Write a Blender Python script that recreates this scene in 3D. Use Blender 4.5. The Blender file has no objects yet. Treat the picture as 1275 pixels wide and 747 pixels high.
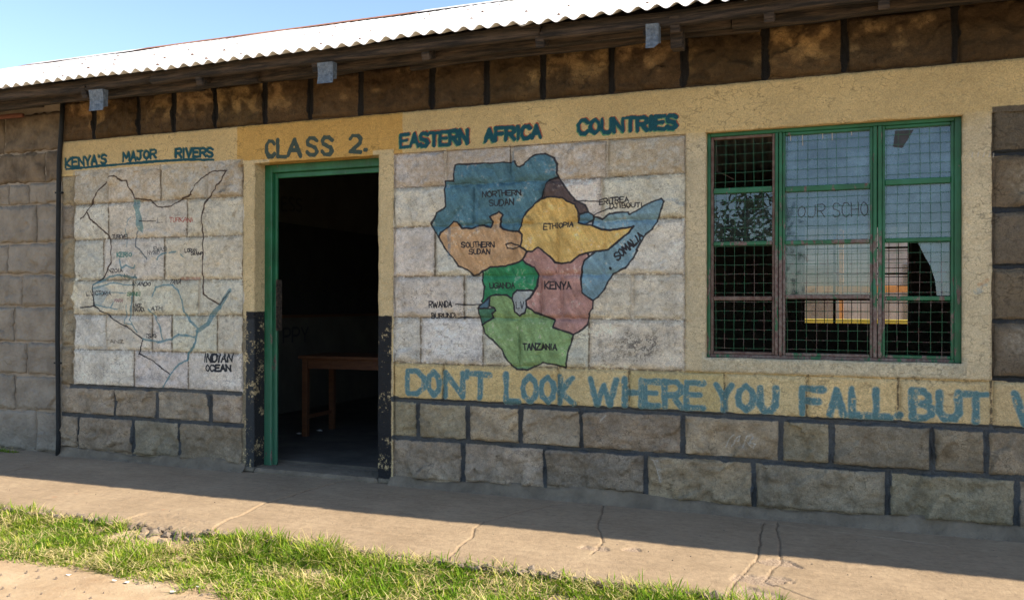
import bpy, math, random
import numpy as np
from mathutils import Vector, Matrix

# ------------------------------------------------------------------ camera, sky, sun, exposure
sc = bpy.context.scene
CAMX, CAMY, CAMZ = 0.0, -4.9, 1.142
FPX, YAW, PITCH, ROLL = 1100.0, -0.3788, 0.0036, 0.0024      # focal length in photo pixels (1275 wide)
_f = np.array([math.sin(YAW)*math.cos(PITCH), math.cos(YAW)*math.cos(PITCH), math.sin(PITCH)])
_r0 = np.array([math.cos(YAW), -math.sin(YAW), 0.0]); _u0 = np.cross(_r0, _f)
_r = math.cos(ROLL)*_r0 + math.sin(ROLL)*_u0
_u = -math.sin(ROLL)*_r0 + math.cos(ROLL)*_u0
cam_data = bpy.data.cameras.new('camera'); cam = bpy.data.objects.new('camera', cam_data)
sc.collection.objects.link(cam); sc.camera = cam
cam_data.sensor_width = 36.0; cam_data.lens = FPX/1275.0*36.0
cam_data.clip_start = 0.05; cam_data.clip_end = 2000
cam.matrix_world = Matrix(((_r[0], _u[0], -_f[0], CAMX), (_r[1], _u[1], -_f[1], CAMY), (_r[2], _u[2], -_f[2], CAMZ), (0, 0, 0, 1)))

SUN_EL = math.radians(38); SUN_AZ_Y = 0.036                    # sun stands to the right, a touch behind the wall
sd = Vector((1.0, 0.088*math.tan(SUN_EL), 0)).normalized()
sun_vec = Vector((sd.x*math.cos(SUN_EL), sd.y*math.cos(SUN_EL), math.sin(SUN_EL)))
world = bpy.data.worlds.new('World'); sc.world = world; world.use_nodes = True
wn = world.node_tree.nodes; wl = world.node_tree.links
bg = wn['Background']; sky = wn.new('ShaderNodeTexSky'); sky.sky_type = 'NISHITA'; sky.sun_disc = False
sky.sun_elevation = SUN_EL; sky.sun_rotation = math.atan2(sun_vec.x, sun_vec.y)
sky.air_density = 1.0; sky.dust_density = 1.1; sky.ozone_density = 0.9; sky.altitude = 1200
wl.new(sky.outputs[0], bg.inputs[0]); bg.inputs[1].default_value = 0.125
sl = bpy.data.lights.new('sun', 'SUN'); so = bpy.data.objects.new('sun', sl); sc.collection.objects.link(so)
sl.energy = 5.0; sl.angle = math.radians(0.53); sl.color = (1.0, 0.87, 0.69)
so.rotation_euler = (-sun_vec).to_track_quat('-Z', 'Y').to_euler(); so.location = (6, 0, 6)
sc.view_settings.view_transform = 'Standard'; sc.view_settings.look = 'None'; sc.view_settings.gamma = 1.0
sc.view_settings.exposure = 1.25

# ------------------------------------------------------------------ measuring helpers
def ray(px, py):
    return _f*FPX + _r*(px-637.5) - _u*(py-373.5)
def W(px, py, y=0.0):                                            # photo point -> (X, Z) on a wall plane
    d = ray(px, py); t = (y-CAMY)/d[1]
    return (CAMX+t*d[0], CAMZ+t*d[2])
def G(px, py, z=0.0):                                            # photo point -> (X, Y) on level ground
    d = ray(px, py); t = (z-CAMZ)/d[2]
    return (CAMX+t*d[0], CAMY+t*d[1])
WX = lambda px, py=370, y=0.0: W(px, py, y)[0]
WZ = lambda px, py, y=0.0: W(px, py, y)[1]

rng = np.random.default_rng(7); rnd = random.Random(5)
_lat = rng.random((256, 256)).astype(np.float32)
def vnoise(x, y):
    xi = np.floor(x).astype(np.int64); yi = np.floor(y).astype(np.int64)
    fx = (x-xi).astype(np.float32); fy = (y-yi).astype(np.float32)
    fx = fx*fx*(3-2*fx); fy = fy*fy*(3-2*fy)
    a = _lat[yi & 255, xi & 255]; b = _lat[yi & 255, (xi+1) & 255]
    c = _lat[(yi+1) & 255, xi & 255]; d = _lat[(yi+1) & 255, (xi+1) & 255]
    return (a+(b-a)*fx)*(1-fy) + (c+(d-c)*fx)*fy
def fbm(x, y, freq, octv=3, seed=0):
    o = 0; amp = 1; tot = 0
    for k in range(octv):
        o = o + amp*vnoise(x*freq+seed*17.3+k*31.7, y*freq+seed*9.1+k*11.9); tot += amp; amp *= 0.5; freq *= 2.03
    return o/tot
def sstep(a, b, x):
    t = np.clip((x-a)/(b-a), 0, 1); return t*t*(3-2*t)

# ------------------------------------------------------------------ object helpers
COL = sc.collection
def tag(o, label=None, cat=None, group=None, kind=None):
    if label: o['label'] = label
    if cat: o['category'] = cat
    if group: o['group'] = group
    if kind: o['kind'] = kind
    return o
def empty(name, loc=(0, 0, 0), parent=None):
    o = bpy.data.objects.new(name, None); COL.objects.link(o); o.location = loc
    if parent: o.parent = parent
    return o
def link(name, me, mat, parent=None, loc=None):
    o = bpy.data.objects.new(name, me); COL.objects.link(o)
    if mat is not None and len(me.materials) == 0: me.materials.append(mat)
    if parent: o.parent = parent
    if loc is not None: o.location = loc
    return o
def np_mesh(name, v, q, uv=None, smooth=False):
    v = np.asarray(v, dtype=np.float32); q = np.asarray(q, dtype=np.int32); n = q.shape[1]
    me = bpy.data.meshes.new(name); me.vertices.add(len(v)); me.vertices.foreach_set('co', v.ravel())
    me.loops.add(q.size); me.loops.foreach_set('vertex_index', q.ravel())
    me.polygons.add(len(q)); me.polygons.foreach_set('loop_start', np.arange(len(q), dtype=np.int32)*n)
    me.polygons.foreach_set('loop_total', np.full(len(q), n, dtype=np.int32))
    if smooth: me.polygons.foreach_set('use_smooth', np.ones(len(q), dtype=bool))
    me.update(calc_edges=True)
    return me
class MB:                                                        # collects polygons of one mesh
    def __init__(s): s.v = []; s.f = []
    def box(s, x0, x1, y0, y1, z0, z1, bev=0.0):
        M = Matrix.Translation(((x0+x1)/2, (y0+y1)/2, (z0+z1)/2)); s.obox(M, x1-x0, y1-y0, z1-z0, bev); return s
    def obox(s, M, a, b, c, bev=0.0):
        a, b, c = abs(a)/2, abs(b)/2, abs(c)/2; bev = min(bev, a*.45, b*.45, c*.45); n = len(s.v)
        if bev <= 0:
            for dx in (-a, a):
                for dy in (-b, b):
                    for dz in (-c, c): s.v.append(tuple(M @ Vector((dx, dy, dz))))
            for q in ((0, 1, 3, 2), (4, 6, 7, 5), (0, 4, 5, 1), (2, 3, 7, 6), (0, 2, 6, 4), (1, 5, 7, 3)): s.f.append(tuple(n+i for i in q))
            return s
        idx = {}
        for sx in (-1, 1):
            for sy in (-1, 1):
                for sz in (-1, 1):
                    for ax in range(3):
                        p = [sx*(a-bev), sy*(b-bev), sz*(c-bev)]; p[ax] = (sx*a, sy*b, sz*c)[ax]
                        idx[(sx, sy, sz, ax)] = len(s.v); s.v.append(tuple(M @ Vector(p)))
        def F(l): s.f.append(tuple(l))
        for t in (-1, 1):
            o = [(-1, -1), (1, -1), (1, 1), (-1, 1)]
            if t < 0: o = o[::-1]
            F([idx[(t, p, q, 0)] for p, q in o]); F([idx[(q, t, p, 1)] for p, q in o]); F([idx[(p, q, t, 2)] for p, q in o])
        for p in (-1, 1):
            for q in (-1, 1):
                F([idx[(p, q, -1, 0)], idx[(p, q, 1, 0)], idx[(p, q, 1, 1)], idx[(p, q, -1, 1)]])
                F([idx[(p, -1, q, 0)], idx[(p, 1, q, 0)], idx[(p, 1, q, 2)], idx[(p, -1, q, 2)]])
                F([idx[(-1, p, q, 1)], idx[(1, p, q, 1)], idx[(1, p, q, 2)], idx[(-1, p, q, 2)]])
        for sx in (-1, 1):
            for sy in (-1, 1):
                for sz in (-1, 1): F([idx[(sx, sy, sz, k)] for k in range(3)])
        return s
    def bar(s, p, q, w, h, bev=0.0, roll=0.0):                   # box along p->q
        p = Vector(p); q = Vector(q); d = q-p; L = d.length
        M = Matrix.Translation((p+q)/2) @ d.to_track_quat('X', 'Z').to_matrix().to_4x4() @ Matrix.Rotation(roll, 4, 'X')
        return s.obox(M, L, w, h, bev)
    def tube(s, pts, r, n=8, cap=True):
        pts = [Vector(p) for p in pts]; rings = []
        for i, p in enumerate(pts):
            d = (pts[min(i+1, len(pts)-1)]-pts[max(i-1, 0)]).normalized()
            a = d.orthogonal().normalized() if i == 0 else (a-d*a.dot(d)).normalized()
            b = d.cross(a); ri = r[i] if isinstance(r, (list, tuple)) else r
            base = len(s.v); rings.append(base)
            for k in range(n):
                t = 2*math.pi*k/n; s.v.append(tuple(p+a*math.cos(t)*ri+b*math.sin(t)*ri))
        for i in range(len(pts)-1):
            for k in range(n):
                s.f.append((rings[i]+k, rings[i]+(k+1) % n, rings[i+1]+(k+1) % n, rings[i+1]+k))
        if cap:
            s.f.append(tuple(rings[0]+k for k in range(n))[::-1]); s.f.append(tuple(rings[-1]+k for k in range(n)))
        return s
    def poly(s, pts): n = len(s.v); s.v += [tuple(p) for p in pts]; s.f.append(tuple(range(n, n+len(pts)))); return s
    def build(s, name, mat, parent=None, smooth=False, loc=None, fix=True):
        me = bpy.data.meshes.new(name); me.from_pydata(s.v, [], s.f); me.validate()
        if fix:
            import bmesh
            bm = bmesh.new(); bm.from_mesh(me); bmesh.ops.recalc_face_normals(bm, faces=bm.faces); bm.to_mesh(me); bm.free()
        if smooth:
            for p in me.polygons: p.use_smooth = True
        return link(name, me, mat, parent, loc)

# ------------------------------------------------------------------ materials
def new_mat(name):
    m = bpy.data.materials.new(name); m.use_nodes = True; nt = m.node_tree
    return m, nt.nodes, nt.links, nt.nodes['Principled BSDF']
def noise_node(n, l, vec, scale, detail=6, rough=0.6):
    t = n.new('ShaderNodeTexNoise'); t.inputs['Scale'].default_value = scale; t.inputs['Detail'].default_value = detail; t.inputs['Roughness'].default_value = rough
    l.new(vec, t.inputs['Vector']); return t.outputs['Fac']
def ramp(n, l, fac, stops):
    r = n.new('ShaderNodeValToRGB'); e = r.color_ramp.elements
    while len(e) < len(stops): e.new(0.5)
    for i, (p, c) in enumerate(stops): e[i].position = p; e[i].color = (*c, 1)
    l.new(fac, r.inputs[0]); return r.outputs[0]
def g3(v): return (v, v, v)
def mixc(n, l, fac, a, b, mode='MIX'):
    m = n.new('ShaderNodeMix'); m.data_type = 'RGBA'; m.blend_type = mode
    for s, v in ((m.inputs[0], fac), (m.inputs[6], a), (m.inputs[7], b)):
        if isinstance(v, (int, float)): s.default_value = v
        elif isinstance(v, tuple): s.default_value = (*v, 1)
        else: l.new(v, s)
    return m.outputs[2]
def bump(n, l, b, h, strength=0.5, dist=0.01, nrm=None):
    k = n.new('ShaderNodeBump'); k.inputs['Distance'].default_value = dist
    if isinstance(strength, (int, float)): k.inputs['Strength'].default_value = strength
    else: l.new(strength, k.inputs['Strength'])
    l.new(h, k.inputs['Height'])
    if nrm is not None: l.new(nrm, k.inputs['Normal'])
    l.new(k.outputs[0], b.inputs['Normal']); return k.outputs[0]
def pos(n): return n.new('ShaderNodeNewGeometry').outputs['Position']
def simple(name, col, col2=None, scale=8, rough=0.8, metal=0.0, bstr=0.3, bdist=0.004, bscale=None, stops=(0.35, 0.65), stretch=None):
    m, n, l, b = new_mat(name); v = pos(n)
    if stretch:
        mp = n.new('ShaderNodeMapping'); mp.inputs['Scale'].default_value = stretch; l.new(v, mp.inputs['Vector']); v = mp.outputs[0]
    f = noise_node(n, l, v, scale, 8, 0.65)
    l.new(ramp(n, l, f, [(stops[0], col), (stops[1], col2 or col)]), b.inputs['Base Color'])
    b.inputs['Roughness'].default_value = rough; b.inputs['Metallic'].default_value = metal
    bump(n, l, b, noise_node(n, l, v, bscale or scale*6, 6), bstr, bdist)
    return m

# ------------------------------------------------------------------ the painted facade: one sheet of paint colours in wall metres
PX0, PX1, PZ0, PZ1, RES = -5.75, 3.3, -0.06, 2.84, 0.0024
NX = int((PX1-PX0)/RES); NZ = int((PZ1-PZ0)/RES)
gx = (PX0+(np.arange(NX)+.5)*RES).astype(np.float32); gz = (PZ0+(np.arange(NZ)+.5)*RES).astype(np.float32)
GX, GZ = np.meshgrid(gx, gz)
n_lo = fbm(GX, GZ, 3.1, 3, 1); n_mid = fbm(GX, GZ, 14, 3, 2); n_hi = fbm(GX, GZ, 70, 2, 3); n_fine = vnoise(GX*260, GZ*260)
WXX = GX+(fbm(GX, GZ, 38, 3, 4)-.5)*0.008; WZZ = GZ+(fbm(GX, GZ, 38, 3, 5)-.5)*0.008    # hand-painted edges wander
IMG = np.zeros((NZ, NX, 3), np.float32)
BUM = np.full((NZ, NX), 0.5, np.float32)
def C(*a): return np.array(a, np.float32)
STONE, NAVY = C(.315, .272, .205), C(.076, .086, .096)
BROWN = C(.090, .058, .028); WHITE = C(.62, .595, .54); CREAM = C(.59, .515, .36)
YEL = C(.60, .465, .24); ORG = C(.57, .36, .115); BAND = C(.61, .495, .275); BLACK = C(.018, .020, .024)
def sl_box(x0, x1, z0, z1, pad=0.02):
    i0 = max(0, int((x0-pad-PX0)/RES)); i1 = min(NX, int((x1+pad-PX0)/RES)+1)
    j0 = max(0, int((z0-pad-PZ0)/RES)); j1 = min(NZ, int((z1+pad-PZ0)/RES)+1)
    return slice(j0, max(j0, j1)), slice(i0, max(i0, i1))
def put(sl, m, col):
    IMG[sl] = IMG[sl]*(1-m[..., None]) + (col if getattr(col, 'ndim', 1) == 3 else np.asarray(col)[None, None, :])*m[..., None]
def rect(x0, x1, z0, z1, col, a=1.0, soft=0.004, wear=0.0):
    sl = sl_box(x0, x1, z0, z1); X = WXX[sl]; Z = WZZ[sl]
    d = np.minimum(np.minimum(X-x0, x1-X), np.minimum(Z-z0, z1-Z)); m = sstep(-soft, soft, d)*a
    if wear: m = m*(1-.85*sstep(1-wear-.08, 1-wear+.08, n_mid[sl]*.45+n_hi[sl]*.35+n_fine[sl]*.2))
    put(sl, m, col)
def poly_fill(pts, col, a=1.0, var=0.25):
    P = np.array(pts, np.float32); x0, z0 = P.min(0); x1, z1 = P.max(0); sl = sl_box(x0, x1, z0, z1); X = WXX[sl]; Z = WZZ[sl]
    ins = np.zeros(X.shape, bool)
    for (ax, az), (bx, bz) in zip(P, np.roll(P, -1, 0)):
        if az == bz: continue
        c = ((az > Z) != (bz > Z)) & (X < (bx-ax)*(Z-az)/(bz-az)+ax); ins ^= c
    m = ins.astype(np.float32)*a
    m *= 1-.45*sstep(.62, .80, n_mid[sl]*.5+n_hi[sl]*.5)       # thin, worn paint
    br = fbm(GX[sl]*.9+GZ[sl]*.5, GZ[sl]*.25, 62, 2, 33)
    c = col[None, None, :]*(1+(n_mid[sl][..., None]-.5)*2.4*var)*(1+(br[..., None]-.5)*2.2*var)*(1+(n_hi[sl][..., None]-.5)*var)
    put(sl, m, c)
def stroke(pts, w, col, a=1.0, dry=0.0, w2=None):                # a brushed line, width in metres
    P = np.array(pts, np.float32); pad = w+.012
    for k in range(len(P)-1):
        (ax, az), (bx, bz) = P[k], P[k+1]; sl = sl_box(min(ax, bx), max(ax, bx), min(az, bz), max(az, bz), pad); X = WXX[sl]; Z = WZZ[sl]
        if X.size == 0: continue
        dx, dz = bx-ax, bz-az; L2 = dx*dx+dz*dz+1e-12; t = np.clip(((X-ax)*dx+(Z-az)*dz)/L2, 0, 1)
        d = np.hypot(X-ax-t*dx, Z-az-t*dz)
        ww = w if w2 is None else w+(w2-w)*((k+t)/(len(P)-1))
        ww = ww*(.5+.18*(n_mid[sl]-.5)*2)
        m = sstep(.0016, -.0016, d-ww)*a
        if dry: m = m*(1-sstep(1-dry-.12, 1-dry+.12, n_hi[sl]*.55+n_fine[sl]*.25+n_mid[sl]*.2))
        put(sl, m, col)
FONT = {
 'A': [[(0, 0), (.5, 1), (1, 0)], [(.2, .36), (.8, .36)]], 'B': [[(0, 0), (0, 1), (.6, 1), (.85, .85), (.85, .65), (.6, .52), (0, .52)], [(.6, .52), (1, .38), (1, .14), (.7, 0), (0, 0)]],
 'C': [[(1, .82), (.75, 1), (.3, 1), (0, .72), (0, .28), (.3, 0), (.75, 0), (1, .18)]], 'D': [[(0, 0), (0, 1), (.55, 1), (1, .7), (1, .3), (.55, 0), (0, 0)]],
 'E': [[(1, 1), (0, 1), (0, 0), (1, 0)], [(0, .52), (.8, .52)]], 'F': [[(1, 1), (0, 1), (0, 0)], [(0, .52), (.8, .52)]],
 'G': [[(1, .82), (.7, 1), (.3, 1), (0, .7), (0, .3), (.3, 0), (.75, 0), (1, .2), (1, .45), (.6, .45)]], 'H': [[(0, 0), (0, 1)], [(1, 0), (1, 1)], [(0, .5), (1, .5)]],
 'I': [[(.5, 0), (.5, 1)]], 'J': [[(.1, 1), (1, 1)], [(.65, 1), (.65, .2), (.4, 0), (.15, .05), (0, .25)]], 'K': [[(0, 0), (0, 1)], [(1, 1), (.05, .45), (1, 0)]],
 'L': [[(0, 1), (0, 0), (1, 0)]], 'M': [[(0, 0), (.08, 1), (.5, .35), (.92, 1), (1, 0)]], 'N': [[(0, 0), (0, 1), (1, 0), (1, 1)]],
 'O': [[(.5, 1), (.12, .8), (0, .5), (.12, .2), (.5, 0), (.88, .2), (1, .5), (.88, .8), (.5, 1)]], 'P': [[(0, 0), (0, 1), (.7, 1), (1, .85), (1, .6), (.7, .45), (0, .45)]],
 'Q': [[(.5, 1), (.12, .8), (0, .5), (.12, .2), (.5, 0), (.88, .2), (1, .5), (.88, .8), (.5, 1)], [(.6, .2), (1, -.08)]],
 'R': [[(0, 0), (0, 1), (.7, 1), (1, .85), (1, .62), (.7, .48), (0, .48)], [(.45, .48), (1, 0)]], 'S': [[(1, .85), (.7, 1), (.25, 1), (0, .8), (.1, .6), (.85, .42), (1, .2), (.75, 0), (.25, 0), (0, .15)]],
 'T': [[(0, 1), (1, 1)], [(.5, 1), (.5, 0)]], 'U': [[(0, 1), (0, .25), (.25, 0), (.75, 0), (1, .25), (1, 1)]], 'V': [[(0, 1), (.5, 0), (1, 1)]],
 'W': [[(0, 1), (.25, 0), (.5, .75), (.75, 0), (1, 1)]], 'X': [[(0, 0), (1, 1)], [(0, 1), (1, 0)]], 'Y': [[(0, 1), (.5, .45), (1, 1)], [(.5, .45), (.5, 0)]], 'Z': [[(0, 1), (1, 1), (0, 0), (1, 0)]],
 '2': [[(0, .78), (.2, .97), (.7, 1), (1, .8), (.9, .55), (0, 0), (1, .03)]], "'": [[(.5, 1), (.45, .78)]], '.': [[(.4, .04), (.6, .04)]], ' ': []}
NARROW = {'I': .35, "'": .3, '.': .35, ' ': .6, 'M': 1.25, 'W': 1.35}
def quad_map(q):
    (ax, ay), (bx, by), (cx, cy), (dx, dy) = q                   # bottom-left, bottom-right, top-right, top-left (photo points)
    def f(u, v):
        return W((ax*(1-u)+bx*u)*(1-v)+(dx*(1-u)+cx*u)*v, (ay*(1-u)+by*u)*(1-v)+(dy*(1-u)+cy*u)*v)
    return f
def word(txt, q, w, col, gap=.28, jit=.03, **k):
    f = quad_map(q); wd = [NARROW.get(c, 1.0) for c in txt]; tot = sum(wd)+gap*(len(txt)-1); x = 0
    for c, ww in zip(txt, wd):
        jy = rnd.uniform(-jit, jit)
        for s in FONT[c]:
            stroke([f((x+px*ww)/tot, py+jy) for px, py in s], w, col, **k)
        x += ww+gap
def letter(c, x0, x1, yt0, yb0, w, col, slant=0, **k):            # one big letter in its own photo box
    f = quad_map([(x0-slant, yb0), (x1-slant, yb0+(x1-x0)*.045), (x1, yt0+(x1-x0)*.045), (x0, yt0)])
    for s in FONT[c]: stroke([f(px, py) for px, py in s], w, col, **k)

# levels on the wall
Zj1 = np.mean([WZ(503.5, 545.7), WZ(805, 563.4), WZ(1103.6, 583.9)]); Zj2 = np.mean([WZ(496.8, 496.9), WZ(760, 510), WZ(1050, 523.7)])
Zj3 = WZ(700, 457.5); Zj4 = WZ(700, 396.6); Zj5 = WZ(650, 343); Zj6 = WZ(651, 278.4); Zj7 = WZ(678.7, 225); Zj8 = WZ(700, 178)
Zj9 = np.mean([WZ(320, 157), WZ(610, 131.5), WZ(920, 102.5)]); Zj10 = WZ(637, 66)
Xe = WX(77); Xm0 = WX(92); Xm1 = WX(303.5); Xd0 = WX(318); Xd1 = WX(472); Xb0 = WX(491); Xb1 = WX(854)
Xw0 = WX(879); Xw1 = WX(1198); Xr = WX(1234.5); XR = 3.2
Zw0 = WZ(1040, 449); Zw1 = WZ(1040, 154.5); Zdt = WZ(400, 198); Zk = WZ(200, 206)
LEFTZ = [WZ(*p) for p in ((96, 516), (200, 485), (200, 437.5), (200, 392.5), (200, 348.5), (200, 296), (200, 250))]  # joints left of the door
Zp0, Zp1 = WZ(1235, 472), WZ(1235, 134)
print('Z', [round(float(z), 3) for z in (Zj1, Zj2, Zj3, Zj4, Zj5, Zj6, Zj7, Zj8, Zj9, Zj10, Zw0, Zw1, Zdt, Zk, Zp0, Zp1)])
print('L', [round(float(z), 3) for z in LEFTZ]); print('X', [round(float(z), 3) for z in (Xe, Xm0, Xm1, Xd0, Xd1, Xb0, Xb1, Xw0, Xw1, Xr)])

# base colours
vary = (1+(n_lo-.5)*.6)*(1+(n_mid-.5)*.75)*(1+(n_hi-.5)*.4)
IMG[:] = STONE
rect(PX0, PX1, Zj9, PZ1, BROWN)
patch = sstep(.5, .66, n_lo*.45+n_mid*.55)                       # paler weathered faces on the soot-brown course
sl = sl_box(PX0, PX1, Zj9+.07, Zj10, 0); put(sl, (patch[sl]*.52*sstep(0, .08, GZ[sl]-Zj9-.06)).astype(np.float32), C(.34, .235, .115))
IMG *= vary[..., None]
# mural fields
MOT = ((n_mid-.5)*.30+(n_hi-.5)*.34+(n_fine-.5)*.24)
def field(x0, x1, z0, z1, col, mot=1.0, wear=0.0, top=.003, rag=0.0):
    sl = sl_box(x0, x1, z0, z1); X = WXX[sl]; Z = WZZ[sl]
    if rag: X = X+rag*(fbm(X, Z, 9, 3, 15)-.5)
    m = sstep(-.003, .003, np.minimum(np.minimum(X-x0, x1-X), Z-z0))*sstep(-top, top, z1-Z+(top > .01)*.12*(n_mid[sl]-.5))
    if wear: m = m*(1-sstep(1-wear-.07, 1-wear+.07, n_mid[sl]*.5+n_hi[sl]*.5))
    put(sl, m, col[None, None, :]*(1+mot*MOT[sl][..., None])*(1+.3*(n_lo[sl][..., None]-.5)))
field(Xe, XR+.2, Zj8, Zj9, YEL, .5); field(Xb1, Xr, Zj3, Zj8+.02, YEL, .6); field(Xr, XR+.2, Zp1, Zj9, YEL, .6); field(Xr, XR+.2, Zp0-.01, Zp1, C(.135, .11, .08), .9)
field(Xe, Xm1+.1, Zk-.005, Zj9, C(.62, .475, .245), .5)
field(WX(296), WX(502), Zdt-.02, Zj9, ORG, .5)
field(Xm1, Xd0+.12, 0, Zdt+.02, C(.61, .50, .30), .7)
field(Xd1-.04, Xb0, 0, Zj8+.03, C(.61, .50, .30), .7)
field(Xm0+.012, Xm1, LEFTZ[1], Zk, C(.70, .68, .62), 1.1, .18, rag=.07)
field(Xb0, Xb1, Zj3, Zj8, C(.71, .69, .635), 1.1, .16)
field(Xb1, Xw0+.02, Zj3, Zj8-.02, CREAM, .8, top=.07); field(Xw1-.02, Xr, Zj3, Zp1-.04, CREAM, .8, top=.07); field(Xw0-.02, Xw1+.02, Zj3, Zw0+.03, C(.55, .50, .37), 1.2)
field(Xb0, XR+.2, Zj2, Zj3, BAND, 1.0, .1)
# hairline grime in the hollows of the dressed stone
crv = sstep(.035, .0, np.abs(fbm(GX+.03*(n_mid-.5), GZ*1.6, 17, 3, 21)-.5))*sstep(.40, .62, n_mid*.5+n_lo*.5)
IMG *= (1-.42*crv)[..., None]
blot = sstep(.50, .80, fbm(GX, GZ, 34, 3, 23)*.6+n_fine*.4); isw = sstep(.6, .85, IMG[..., 2]/np.maximum(IMG[..., 0], .01)); IMG *= (1-(.08+.34*isw)*blot)[..., None]
# grey upper stones show through the thin white wash
for (x0, x1, z0, z1) in ((Xm0, Xm1, LEFTZ[6], Zk), (Xb0, Xb1, Zj7, Zj8)):
    sl = sl_box(x0, x1, z0, z1, 0); put(sl, (.72*sstep(.3, .6, n_mid[sl]*.5+n_hi[sl]*.5)).astype(np.float32), C(.40, .34, .25))
# dirt smudges on the white wash
for (px, py, rx, rz, a) in ((795, 428, .19, .07, .95), (770, 445, .2, .04, .5), (590, 445, .22, .03, .5), (510, 370, .05, .12, .4), (835, 380, .04, .2, .4), (560, 250, .12, .05, .3), (800, 300, .1, .06, .3), (285, 450, .06, .1, .4), (110, 380, .05, .15, .4), (180, 470, .2, .025, .5), (150, 420, .1, .05, .4), (125, 462, .1, .06, .5), (530, 300, .1, .06, .25), (520, 440, .12, .03, .45), (620, 440, .1, .03, .4), (230, 360, .08, .06, .35), (250, 400, .1, .04, .3)):
    cx, cz = W(px, py); sl = sl_box(cx-rx*2, cx+rx*2, cz-rz*2, cz+rz*2, 0); d = np.hypot((GX[sl]-cx)/rx, (GZ[sl]-cz)/rz)
    put(sl, (a*sstep(1.5, .2, d+(n_mid[sl]-.5)*1.4)*sstep(.35, .6, n_hi[sl]*.6+n_fine[sl]*.4)).astype(np.float32), C(.16, .155, .15))
# joints (photo x of each upright joint, per course)
J_TOP = [116.5, 172.4, 216, 268, 329.5, 386.4, 449, 538, 606, 676.3, 761.7, 851.7, 953, 1051.8, 1189.7, 1330]
COURSES = [   # zone, z0, z1, x0, x1, joints
 ('dark', 0.0, Zj1, Xb0, XR, [577.5, 679.6, 805, 940.5, 1105.6, 1266, 1420]),
 ('dark', Zj1, Zj2, Xb0, XR, [521.8, 584.4, 649, 725.4, 851, 972.7, 1036, 1161.7, 1229, 1370]),
 ('band', Zj2, Zj3, Xb0, XR, [552.5, 695.8, 784, 903, 1005.6, 1119, 1235, 1380]),
 ('white', Zj3, Zj4, Xb0, Xb1, [524.5, 602, 647.3, 734]),
 ('white', Zj4, Zj5, Xb0, Xb1, [578.5, 674, 700, 786.7]),
 ('white', Zj5, Zj6, Xb0, Xb1, [542, 640, 694.6, 752]),
 ('white', Zj6, Zj7, Xb0, Xb1, [589.7, 676.5, 749.6]),
 ('white', Zj7, Zj8, Xb0, Xb1, [555, 635.6, 756]),
 ('dark', 0.0, LEFTZ[0], Xe, Xm1, [100, 167.6, 225]),
 ('dark', LEFTZ[0], LEFTZ[1], Xe, Xm1, [144.8, 196.5, 264]),
 ('white', LEFTZ[1], LEFTZ[2], Xm0, Xm1, [167.6, 235]),
 ('white', LEFTZ[2], LEFTZ[3], Xm0, Xm1, [133, 190, 214.6, 271]),
 ('white', LEFTZ[3], LEFTZ[4], Xm0, Xm1, [166, 248]),
 ('white', LEFTZ[4], LEFTZ[5], Xm0, Xm1, [129, 205]),
 ('white', LEFTZ[5], LEFTZ[6], Xm0, Xm1, [135, 233]),
 ('white', LEFTZ[6], Zk, Xm0, Xm1, [134, 200, 257]),
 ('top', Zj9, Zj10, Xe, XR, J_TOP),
 ('quoin', LEFTZ[1], LEFTZ[2]+.02, Xe, Xm0, []), ('quoin', LEFTZ[2]+.02, LEFTZ[3]+.03, Xe, Xm0+.01, []), ('quoin', LEFTZ[3]+.03, LEFTZ[4]+.02, Xe, Xm0+.04, []),
 ('quoin', LEFTZ[4]+.02, LEFTZ[5]+.01, Xe, Xm0+.005, []), ('quoin', LEFTZ[5]+.01, LEFTZ[6]+.0, Xe, Xm0, []), ('quoin', LEFTZ[6], Zk-.02, Xe, Xm0, [])]
PAN = [WZ(1235, y) for y in (472, 401, 333, 263, 193, 134)]
for i in range(5): COURSES.append(('panel', PAN[i], PAN[i+1], Xr, XR, [1400 if i % 2 else 1345]))
for (zone, z0, z1, x0, x1, js) in COURSES:                       # every stone has its own tone
    xs = [x0]+[WX(j) for j in js if x0 < WX(j) < x1]+[x1]; k_ = {'white': .07, 'band': .05}.get(zone, .20)
    for a, c in zip(xs[:-1], xs[1:]):
        sl = sl_box(a, c, z0, z1, 0); IMG[sl] *= np.array([1+rnd.uniform(-k_, k_)]*3, np.float32)*np.array([1+rnd.uniform(-.04, .04), 1, 1+rnd.uniform(-.08, .08)], np.float32)
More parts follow.
